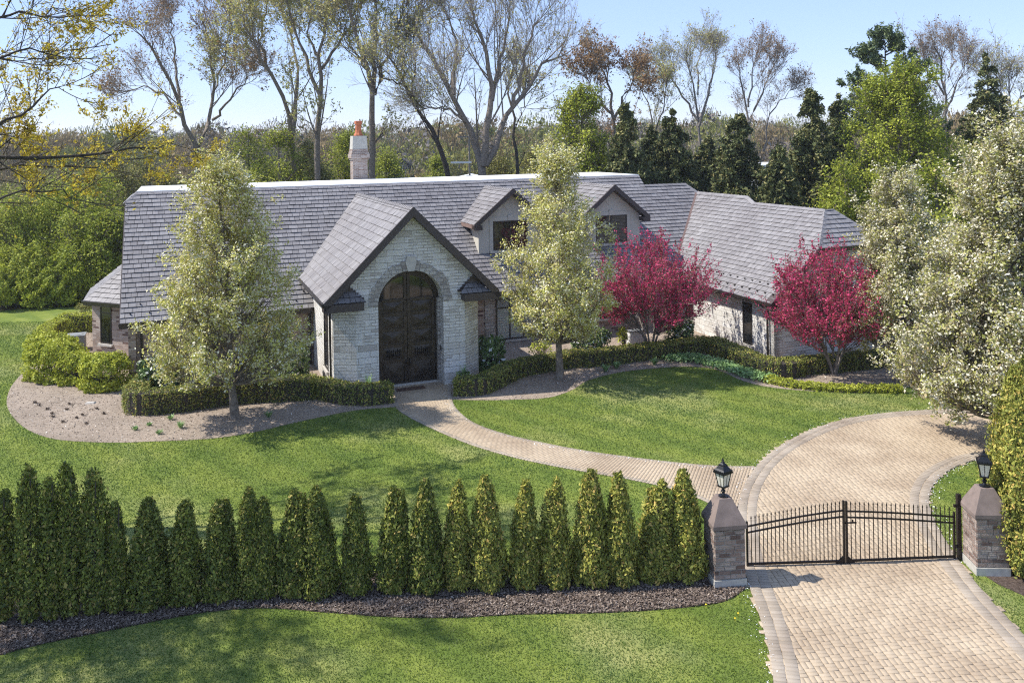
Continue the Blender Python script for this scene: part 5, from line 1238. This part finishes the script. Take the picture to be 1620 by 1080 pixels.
# ================================================================== BACKGROUND TREES
def from_px(x, y, Y):
    """plan X and height where pixel (x, y) meets the distance Y"""
    dx, dy = x-810.0, y-YH; a = _c*dx-_s*dy; b_ = _s*dx+_c*dy
    return a/FOC*Y, CAM_H-b_/FOC*Y
def bare_tree(stems, Y, label, bark='bark', leaf='budleaf', n_leaf=9000, lsize=.11, r0=.35, seed=None, name='bare_tree', group='tall bare spring trees behind the house', L1=5.5, ang=34, dens=1.0, depth=2.5):
    """stems: list of polylines in photo pixels (base first) with radius; traced leaders get a depth of their own"""
    x0, z0 = from_px(*stems[0][0][0], Y); root = place(name, (x0, Y, 0), label, 'tree', group)
    PL = []; RL = []; 
    for pts, r_ in stems:
        q = []; dd = RNG.normal(0, depth)
        for i, p in enumerate(pts):
            X, Z = from_px(p[0], p[1], Y+dd*i/len(pts)); q.append((X-x0, dd*i/len(pts), Z))
        if q[0][2] > 0 and pts is stems[0][0]: q = [(q[0][0], 0, -0.2)] + q
        q = np.array(q); s = np.linspace(0,1,10); tt = np.linspace(0,1,len(q)); q = np.stack([np.interp(s,tt,q[:,k]) for k in range(3)],1); q[1:-1] += RNG.normal(0,.10,(8,3))
        PL.append(q); RL.append(r_*.72*np.linspace(1,.22,10))
    P0 = np.array(PL); R0 = np.array(RL)
    P1, R1 = spawn(P0, R0, int(7*dens), .22, 1.0, ang, L1, up=.22, K=7, rr=.36, taper=.3, shrink=.72)
    Pe, Re = spawn(P0, R0, int(4*dens), .75, 1.0, ang*.8, L1*.38, up=.2, K=7, rr=.7, taper=.25, shrink=.1)
    P1 = np.concatenate([P1,Pe]); R1 = np.concatenate([R1,Re])
    P2, R2 = spawn(P1, R1, 6, .2, 1.0, 40, L1*.36, up=.15, K=5, rr=.55, shrink=.35)
    P3, R3 = spawn(P2, R2, 5, .2, 1.0, 38, L1*.22, up=.15, K=4, rr=.55, shrink=.3)
    P4, R4 = spawn(P3, R3, 3, .2, 1.0, 38, L1*.10, up=.1, K=3, rr=.6, shrink=.2)
    V, F = join([tubes(P0,R0,8), tubes(P1,np.maximum(R1,.022),5), tubes(P2,np.maximum(R2,.012),4)]); obj_np('trunk', V, [F], M[bark], parent=root, smooth=True)
    V, F = join([tubes(P3,np.maximum(R3*.8,.008),3), tubes(P4,np.maximum(R4*.6,.0055),3)]); obj_np('twigs', V, [F], M['twig'], parent=root)
    if n_leaf:
        al = P4[RNG.integers(0,len(P4),n_leaf)]; p, T = sample(al, RNG.uniform(.2,1.1,n_leaf)); p += RNG.normal(size=p.shape)*.10
        V, F = leaves(p, lsize, None, 1, 1.4); obj_np('crown', V, [F], M[leaf], parent=root)
    return root
bare_tree([([(318,285),(308,240),(296,200),(284,165),(262,118),(240,80),(222,55)],.42),([(308,240),(326,205),(336,170),(338,120),(330,70),(322,35)],.30),([(336,190),(356,165),(376,140),(398,118)],.18),([(290,185),(258,150),(225,135),(196,150)],.15),([(284,160),(280,110),(275,60),(268,30)],.2),([(336,150),(352,100),(362,60),(366,35)],.15)], 74, 'forked bare tree left of the chimney, twigs edged with brown buds', leaf='rustleaf', n_leaf=9000, L1=4.6)
bare_tree([([(463,290),(462,220),(456,170),(430,120),(405,80),(385,40)],.40),([(462,215),(468,160),(474,120),(462,60),(440,5)],.30),([(430,120),(410,70),(420,20),(425,-30)],.2),([(405,95),(385,85),(368,92)],.12)], 72, 'leafing tree with two stems curving left, above the left pear', bark='bark', leaf='budleaf', n_leaf=15000, lsize=.12, L1=5)
bare_tree([([(500,260),(503,200),(508,140),(506,90),(512,40),(520,-20)],.38),([(506,150),(488,110),(470,60),(455,10),(450,-40)],.24),([(508,110),(535,70),(560,30),(580,-10)],.2),([(505,100),(488,60),(498,0)],.18)], 70, 'upright leafing tree between the left pear and the chimney', leaf='budleaf', n_leaf=15000, lsize=.12, L1=5)
bare_tree([([(588,280),(590,200),(592,150),(580,110),(566,60),(550,10),(540,-30)],.42),([(592,150),(606,100),(628,60),(640,10),(646,-30)],.28),([(590,150),(592,90),(596,40),(592,-20)],.3),([(628,75),(650,50),(672,10)],.16),([(580,110),(556,75),(532,50)],.16)], 68, 'tall leafing tree rising right behind the chimney', leaf='budleaf', n_leaf=15000, lsize=.12, L1=5.2)
bare_tree([([(716,282),(700,235),(674,190),(650,150),(628,110),(610,85)],.34),([(662,168),(642,140),(622,130),(604,118)],.16),([(650,150),(660,110),(652,70)],.14)], 66, 'dark leaning tree trunk slanting up to the left', bark='bark_dark', leaf='budleaf', n_leaf=5000, L1=4.0)
bare_tree([([(766,285),(764,255),(752,225),(736,190),(718,150),(694,110),(672,75),(655,40)],.50),([(765,262),(770,215),(778,150),(772,100),(760,50),(744,0)],.40),([(768,262),(790,215),(812,170),(840,130),(866,100),(892,88)],.36),([(778,160),(788,110),(800,60),(806,10)],.26),([(736,190),(712,172),(690,168),(672,172)],.16),([(812,170),(822,120),(838,70),(852,30)],.24),([(718,150),(722,100),(716,50),(700,10)],.24),([(752,225),(726,178),(708,130)],.18)], 64, 'huge spreading bare tree with a many-forked trunk', leaf='budleaf', n_leaf=3500, lsize=.11, L1=5.2, dens=1.15)
bare_tree([([(818,285),(816,240),(814,205),(806,150),(812,110),(820,80)],.24),([(814,205),(826,170),(836,140)],.12)], 72, 'slim dark-stemmed bare tree right of the huge spreading one', bark='bark_dark', n_leaf=2500, L1=3.2)
bare_tree([([(1112,300),(1108,230),(1104,180),(1096,130),(1086,95)],.30),([(1106,200),(1120,150),(1128,110),(1132,85)],.22),([(1104,190),(1080,150),(1060,120),(1046,100)],.2),([(1104,150),(1104,100),(1110,80)],.16)], 95, 'fine-twigged bare tree behind the spruces, left one of the pair', bark='bark_pale', n_leaf=5000, L1=4.6, dens=1.2)
bare_tree([([(1186,300),(1186,220),(1182,170),(1172,120),(1166,90)],.30),([(1184,200),(1200,160),(1216,120),(1230,95)],.22),([(1208,240),(1214,190),(1234,160),(1252,142)],.16),([(1184,170),(1190,120),(1196,90)],.16)], 96, 'fine-twigged bare tree behind the spruces, right one of the pair', bark='bark_pale', leaf='rustleaf', n_leaf=5000, L1=4.4, dens=1.2)
bare_tree([([(1500,300),(1498,200),(1494,140),(1486,95),(1478,75)],.30),([(1496,180),(1516,130),(1530,100)],.2),([(1494,150),(1470,120),(1460,90)],.16),([(1495,140),(1506,100),(1508,75)],.15)], 92, 'bare pinkish twigged tree behind the big maple and pine', bark='bark_pale', leaf='rustleaf', n_leaf=3000, L1=4.2, dens=1.2)
bare_tree([([(1608,300),(1604,220),(1600,160),(1596,115)],.28),([(1602,190),(1580,150),(1572,115)],.18),([(1602,180),(1625,140),(1640,110)],.18)], 90, 'bare rounded tree at the right edge behind the spruce', n_leaf=2500, L1=4.4, dens=1.2)
bare_tree([([(975,290),(972,210),(968,160),(960,125),(950,105)],.30),([(970,190),(990,150),(1004,125)],.2),([(970,180),(940,150),(925,120)],.2)], 76, 'rusty brown leafing tree behind the bright maple', leaf='rustleaf', n_leaf=8000, lsize=.13, L1=4.2, dens=1.2)
bare_tree([([(1040,300),(1036,220),(1026,170),(1012,130)],.22),([(1036,210),(1050,170),(1056,135)],.16)], 92, 'pale thin bare tree between the rusty tree and the spruces', bark='bark_pale', n_leaf=3500, L1=3.8)

def spruce(x, ybase_z, ytop, hw, Y, label, m='spruce', n=60000):
    X, top = from_px(x, ytop, Y); r = place('spruce_tree', (X,Y,0), label, 'conifer', 'dark spruces behind the right wing'); rm = hw*1.9*Y/FOC
    z = top*(1-RNG.uniform(0,1,400)**.62)*.97+.3; z = np.clip(z,.4,top*.995); N = len(z); f = 1-z/top; ln = rm*(f**.85)*RNG.uniform(.62,1.05,N)+.12; a = RNG.uniform(0,2*np.pi,N)
    b0 = np.stack([z*0,z*0,z],1); D = np.stack([np.cos(a),np.sin(a),a*0],1); e = b0+D*ln[:,None]+np.array([0,0,1.])*(-.22*ln[:,None]); mid = b0+D*ln[:,None]*.5+np.array([0,0,.04])*ln[:,None]
    P = bez(b0, mid, e, 6); P2, R2 = spawn(P, np.full((N,6),.02), 7, .15, 1.0, 50, np.repeat(ln*.36+.08, 7), up=-.1, K=4, rr=.6, droop=.25, shrink=.55)
    wd = [tubes(np.array([[[0,0,0],[0,0,top*.5],[0,0,top*1.01]]]), np.array([[.2,.12,.015]]), 7), tubes(P, np.linspace(.03,.008,6)[None].repeat(N,0), 3)]
    V, F = join(wd); obj_np('trunk', V, [F], M['bark_dark'], parent=r)
    k1 = int(n*.3); q = np.concatenate([sample(P[RNG.integers(0,N,k1)], RNG.uniform(.1,1.02,k1))[0], sample(P2[RNG.integers(0,len(P2),n-k1)], RNG.uniform(0,1.05,n-k1))[0]]); q += RNG.normal(size=q.shape)*np.array([.07,.07,.09])
    V, F = leaves(q, .135, np.array([0,0,1.])+0*q, .9, 1.7); obj_np('crown', V, [F], M[m], parent=r)
    return r
for a in [(990,0,158,46,60,'spruce with a blunt dark top beside the bright maple'),(1063,0,172,60,62,'broad spruce just right of the pale bare tree'),(1166,0,168,62,60,'wide spruce over the wing ridge'),(1232,0,222,44,57,'short dark spruce in front of the tall pair'),(1284,0,134,50,60,'tallest pointed spruce of the middle group'),(1324,0,148,38,68,'slimmer spruce standing behind the tallest pointed one'),(1562,0,82,56,66,'tall spruce by the right edge with an open spire'),(1118,0,214,44,64,'shaggy spruce filling the gap between two wide ones'),(1030,0,200,40,68,'small spruce between the blunt one and the broad one')]:
    spruce(*a)

# white pine: plumed horizontal limbs beyond the maple
X, top = from_px(1400, 58, 70); r = place('pine_tree', (X,70,0), 'feathery white pine with plumed limbs topping the big maple', 'conifer')
N = 60; z = np.linspace(5, top*.99, N); ln = np.clip((top-z)*.55+.6, .6, 5.2)*RNG.uniform(.7,1.2,N); a = RNG.uniform(0,2*np.pi,N); b0 = np.stack([z*0,z*0,z],1); D = np.stack([np.cos(a),np.sin(a),a*0+.35],1); P = bez(b0, b0+D*ln[:,None]*.5, b0+D*ln[:,None]+np.array([0,0,.3]), 6)
P2, R2 = spawn(P, np.full((N,6),.04), 7, .3,1, 35, .9, up=.2, K=4)
V, F = join([tubes(np.array([[[0,0,0],[0,0,top*.5],[0,0,top*1.0]]]), np.array([[.28,.18,.03]]), 7), tubes(P, np.linspace(.07,.02,6)[None].repeat(N,0), 4), tubes(P2,np.maximum(R2,.012),3)]); obj_np('trunk', V, [F], M['bark_dark'], parent=r)
n = 34000; q = sample(P2[RNG.integers(0,len(P2),n)], RNG.uniform(.2,1.1,n))[0]+RNG.normal(size=(n,3))*.11; V, F = leaves(q, .11, None, 1, 2.2); obj_np('crown', V, [F], M['pine'], parent=r)

def leafy(x, ytop, hw, Y, label, m, n=14000, size=.19, spread=.16, name='maple_tree', group=None, clear=1.2, prof=None, bark='bark', limbs=80, lean=(0,0)):
    X, top = from_px(x, ytop, Y); r = place(name, (X,Y,0), label, 'tree', group)
    fit_tree(r, None, prof or (lambda h: max(.12, math.sin(min(1,(h+.22)/1.18)*math.pi)**.6)), hw*Y/FOC, limbs, M[bark], M[m], size, n, .18+.01*top, clear, top, twig_r=.016, spread=spread, lean=lean, aspect=1.2)
    return r
leafy(918, 126, 78, 62, 'bright green leafing maple between the huge bare tree and the spruces', 'maple', 40000, .12, limbs=110, prof=lambda h: max(.10,(1-h)**.55*(1 if h>.15 else .8)))
leafy(1420, 100, 112, 58, 'largest bright green maple, towering over the right wing', 'maple', 80000, .125, limbs=150, prof=lambda h: max(.14, math.sin(min(1,(h+.30)/1.3)*math.pi)**.6))
GU = 'green understory trees behind the house'
for a in [(30,318,52,62,'lime understory tree at the far left edge','maple'),(92,300,50,66,'bright understory tree above the lawn end on the left','maple'),(150,310,52,60,'bright lime tree just left of the roof corner','maple'),(186,262,50,72,'taller olive understory tree behind the roof corner','olive'),(236,236,46,76,'olive understory tree under the forked bare tree','olive'),(60,262,60,80,'olive tree behind the left lime trees','olive'),(390,200,42,74,'green understory tree behind the left pear top','maple'),(440,206,40,70,'second green understory tree, left of the chimney','maple'),(488,214,36,74,'third green understory tree, nearest the chimney','olive'),(545,206,34,80,'thin green tree directly behind the chimney','maple'),(1334,262,44,54,'low maple filling the gap left of the big one','maple'),(1500,190,60,62,'green maple at the right shoulder of the big one','maple'),(1480,256,60,52,'low leafy maple beneath the big one','maple'),(880,244,36,66,'low light green tree left of the bright maple','maple'),(1262,238,34,70,'olive tree between the wide and tallest spruces','olive'),(612,236,30,86,'thin yellow green tree right of the chimney pot','olive'),(690,250,26,88,'low yellow green bushy tree behind the leaning trunk','olive'),(790,248,34,84,'olive bushy tree between the dark trunks','olive'),(838,240,30,80,'olive bushy tree left of the middle pear top','olive')]:
    leafy(a[0], a[1], a[2]*1.6, a[3], a[4], 'spring' if a[5] == 'maple' or a[0] in (612,690,545) else a[5], 20000, .13, .28, 'understory_tree', GU, .5, limbs=50)
# shrubs at the far end of the left lawn
for i, (x, y, w_, h_) in enumerate([(8,486,3.6,2.6),(48,480,4.2,3.8),(88,483,3.4,2.4),(120,478,4.4,3.6),(160,472,4.6,5.6),(22,470,5,6.8),(106,460,5,7.6),(66,462,5.5,5.4),(150,456,5,8.4)]):
    lab = ['rounded shrub in the lawn corner at the far left','dense green shrub, second from the left along the lawn end','grey green shrub midway along the lawn end','full green shrub left of the bay roof','deep green shrub touching the bay roof','tall backing shrub at the far left of the lawn end','tall backing shrub above the full green one','tall backing shrub in the middle of the thicket','tall backing shrub behind the roof corner'][i]
    shrub(x, y, w_, 3.2, h_, lab, M['spring'] if i in (1,5,7,8) else M['maple'], 12000, .11, 'thicket_shrub', 'thicket at the end of the left lawn', flat=1.0, twig=24, lumpy=2.2)

# ---- golden oak reaching in from outside the left edge
ork = place('oak_tree', (-18.5, 23.5, 0), 'golden flowering oak whose limbs reach in from the left edge', 'tree')
def oakpt(x, y, Y): X, Z = from_px(x, y, Y); return (X+18.5, Y-23.5, Z)
T0 = [(0,0,0),(.2,.1,3),(.1,.3,6),(.4,.2,9),(.3,0,12),(.5,-.2,15),(.3,0,18)]
def resK(pts, K=10):
    q = np.array(pts, float); s = np.linspace(0,1,K); t = np.linspace(0,1,len(q)); return np.stack([np.interp(s,t,q[:,k]) for k in range(3)],1)
limbs = [([(.1,.3,7), oakpt(-60,250,24), oakpt(0,246,24.5), oakpt(80,246,25), oakpt(170,243,26), oakpt(230,232,26.5), oakpt(275,224,27)], .13),
         ([(.3,.2,9), oakpt(-60,215,23), oakpt(0,200,23.5), oakpt(45,180,24), oakpt(70,150,24.5), oakpt(95,138,25)], .10),
         ([(.3,.2,10), oakpt(-50,100,22), oakpt(0,92,22.5), oakpt(35,80,23), oakpt(70,88,23.5), oakpt(120,98,24)], .08),
         ([(.3,.1,12), oakpt(-40,40,22), oakpt(0,26,22.5), oakpt(40,20,23), oakpt(75,26,23.5), oakpt(100,14,24)], .08),
         ([(.1,.2,6), oakpt(-60,330,23), oakpt(0,325,23.5), oakpt(50,300,24), oakpt(100,305,25), oakpt(130,318,25.5)], .07),
         ([(.1,.2,8), oakpt(-60,280,25), oakpt(20,262,25.5), oakpt(90,268,26.5), oakpt(150,262,27), oakpt(210,275,27.5)], .08)]
for _ in range(22):      # limbs that stay outside the view and cast the dappled shade
    z0 = RNG.uniform(6,15); e = (RNG.uniform(-1.5,4.0), RNG.uniform(-9.5,-2.5), z0+RNG.uniform(.5,4))
    limbs.append(([(.2,.1,z0), (e[0]*.5,e[1]*.5,z0+1.2), e], .11))
P0 = np.array([resK(p) for p, _ in limbs]); P0[:,1:-1] += RNG.normal(0,.07,(len(limbs),8,3)); R0 = np.array([.62*r_*np.linspace(1,.22,10) for _, r_ in limbs])
P1, R1 = spawn(P0, R0, 9, .25, 1.0, 42, 1.9, up=.10, K=6, rr=.5, shrink=.3); P2, R2 = spawn(P1, R1, 6, .2, 1, 40, .85, up=.10, K=4, rr=.55, shrink=.2); P3, R3 = spawn(P2, R2, 4, .2, 1, 40, .38, up=.1, K=3, rr=.6)
V, F = join([tubes(np.array([resK(T0)]), np.linspace(.42,.1,10)[None], 9), tubes(P0,R0,7), tubes(P1,np.maximum(R1,.012),4), tubes(P2,np.maximum(R2,.008),3), tubes(P3,np.maximum(R3,.005),3)]); obj_np('trunk', V, [F], M['bark_dark'], parent=ork, smooth=True)
n1 = 75000; i3 = RNG.integers(0,len(P3),n1)
keep = RNG.uniform(0,1,n1) < np.array([1.0,1.0,.06,1.0,.05,1.0]+[.7]*(len(limbs)-6))[(i3 // (9*6*4)) % len(limbs)]
q = sample(P3[i3[keep]], RNG.uniform(.1,1.1,keep.sum()))[0]; q += RNG.normal(size=q.shape)*.06-np.array([0,0,.05]); V, F = leaves(q, .050, None, 1, 2.0); obj_np('crown', V, [F], M['oak'], parent=ork)

# ================================================================== FAR COUNTRY
def far_wood(name, lab, m, n_tree, y0, y1, hmin, hmax, lpt, lsize, rad, skip=None, seed=0, xr=.66):
    r_ = np.random.default_rng(seed); Y = np.sqrt(r_.uniform(y0**2, y1**2, n_tree)); X = r_.uniform(-xr, xr, n_tree)*Y
    if skip is not None: k = ~skip(X, Y); X, Y = X[k], Y[k]
    N = len(X); H_ = r_.uniform(hmin, hmax, N); n = N*lpt; i = np.repeat(np.arange(N), lpt)
    a = r_.uniform(0,2*np.pi,n); c = r_.uniform(-1,1,n); s = np.sqrt(1-c*c); rr = r_.uniform(.2,1,n)**.22; lump = 1+.2*np.sin(4*a+i)+.15*np.sin(7*c+i*2)
    q = np.stack([X[i]+np.cos(a)*s*rr*rad*lump*(H_[i]/hmax+.2), Y[i]+np.sin(a)*s*rr*rad*lump, H_[i]*.55+c*rr*H_[i]*.45],1)
    shell = rr > .86; V1, F1 = leaves(q[~shell], lsize*1.5, None, 1, 1.3)
    qs = q[shell]; k = len(qs); up = unit(np.array([0,0,1.])+rdir(k)*.45); sd_ = unit(np.cross(up, rdir(k))); L_ = (lsize*RNG.uniform(1.0,2.6,k))[:,None]; w_ = lsize*.22
    V2 = np.stack([qs-up*L_*.6-sd_*w_*.5, qs-up*L_*.6+sd_*w_*.5, qs+up*L_*.5+sd_*w_*.7, qs+up*L_*.5-sd_*w_*.7], 1).reshape(-1,3)
    V, F = join([(V1,F1), (V2, np.arange(k*4).reshape(k,4))]); tag(obj_np(name, V, [F], M[m]), lab, 'woods', kind='stuff')
gap = lambda X, Y: ((np.abs(X/Y-(-.142)) < .030) & (Y < 235)) | ((np.abs(X/Y+.035) < .055) & (Y < 165))
far_wood('far_woods', 'rust brown budding woods on the horizon', 'woods_rust', 480, 190, 420, 9, 17, 900, .46, 5.5, gap, 1)
far_wood('far_woods', 'olive green budding woods on the horizon', 'woods_olive', 420, 180, 430, 8, 17, 900, .46, 5.5, gap, 2)
far_wood('far_woods', 'grey bare twiggy woods on the horizon', 'woods_grey', 170, 150, 430, 9, 18, 650, .36, 5.0, gap, 3)
far_wood('near_thicket', 'olive scrub filling the ground behind the house', 'woods_olive', 200, 88, 175, 2.5, 7, 420, .30, 3.2, gap, 4)
far_wood('near_thicket', 'brown scrub filling the ground behind the house', 'woods_rust', 130, 88, 180, 2.5, 8, 380, .30, 3.2, gap, 5)

# blue house, small white buildings, long pale roof, utility pole
def far_house(x, yb, Y, w_, d_, h_, pitch_h, wall, roofm, label, wins, rz=0.0, name='far_house'):
    X, _z = from_px(x, 222, Y); r = empty(name, (X,Y,0), rz, label, 'house')
    b = MB(); b.box((-w_/2,0,0),(w_/2,d_,h_)); b.prism([(-w_/2,.05,h_),(w_/2,.05,h_),(0,.05,h_+pitch_h)], (0,d_-.1,0)); b.build('wall', M[wall], r)
    q = MB(); q.prism([(-w_/2-.5,-.6,h_-.15),(0,-.6,h_+pitch_h+.12),(0,-.6,h_+pitch_h+.42),(-w_/2-.6,-.6,h_+.1)], (0,d_+1,0)); q.prism([(w_/2+.5,-.6,h_-.15),(w_/2+.6,-.6,h_+.1),(0,-.6,h_+pitch_h+.42),(0,-.6,h_+pitch_h+.12)], (0,d_+1,0)); q.build('roof', M[roofm], r)
    for (wx, wz_, ww, wh) in wins:
        f = MB(); f.box((wx-ww/2-.15,-.10,wz_-.15),(wx+ww/2+.15,-.003,wz_+wh+.15)); o = f.build('window', M['white'], r)
        g_ = MB(); g_.box((wx-ww/2,-.13,wz_),(wx-.06,-.102,wz_+wh)); g_.box((wx+.06,-.13,wz_),(wx+ww/2,-.102,wz_+wh)); g_.build('pane', M['glass'], o)
    return r
M['farroof'] = mat('far_grey_roof', (0.16,0.15,0.15), 0.8)
far_house(636, 285, 200, 5.6, 8, 4.4, 2.0, 'navy', 'farroof', 'navy blue gabled house in the trees right of the chimney', [(0,2.8,1.3,2.2)])
far_house(609, 285, 204, 4.6, 8, 3.6, 1.6, 'navy', 'farroof', 'low navy wing of a house with bright white windows', [(-1.2,2.2,1.1,1.5),(1.2,2.2,1.3,1.6)])
far_house(664, 285, 155, 4.2, 5, 3.0, .5, 'white', 'farroof', 'small white shed at the foot of the leaning tree', [])
far_house(742, 285, 150, 5.6, 5, 3.8, .4, 'white', 'white', 'low white building beside the utility pole', [])
X, Z = from_px(1375, 258, 110); lb = empty('long_building', (X,110,0), 0, 'long flat pale roofed building glimpsed behind the maples', 'building')
b = MB(); b.box((-13,0,0),(8,10,Z-.6)); b.build('wall', M['utility'], lb); b = MB(); b.box((-14,-.6,Z-.6),(9,11,Z)); b.build('roof', M['white'], lb)
X, Z = from_px(742, 212, 120); po = empty('utility_pole', (X,120,0), 0, 'grey utility pole with a short crossarm behind the ridge', 'pole')
b = MB(); b.bar((0,0,0),(0,0,Z),.16,0,7,.11); b.build('post', M['bark_pale'], po); b = MB(); b.box((-1.6,-.08,Z-.5),(.3,.08,Z-.3)); b.build('crossarm', M['bark_pale'], po)
X, Z = from_px(742, 256, 118); 
b = MB(); b.box((-2.6,-.08,Z-.25),(.3,-.2,Z)); b.build('crossarm', M['white'], po)

# ---- thin spring haze over the far country
hz = MB(); hz.box((-420,-25,-1.2),(420,520,34)); o = hz.build('haze', bpy.data.materials.new('thin_haze')); m_ = o.data.materials[0]; m_.use_nodes = True
t_ = m_.node_tree; t_.nodes.remove(t_.nodes['Principled BSDF']); pv = t_.nodes.new('ShaderNodeVolumePrincipled'); pv.inputs['Color'].default_value = (0.86,0.92,1,1); pv.inputs['Density'].default_value = 0.00028; pv.inputs['Anisotropy'].default_value = 0.2
t_.links.new(pv.outputs[0], t_.nodes['Material Output'].inputs['Volume']); tag(o, 'thin pale haze over the far woods', 'haze', kind='stuff')
bpy.context.view_layer.update()
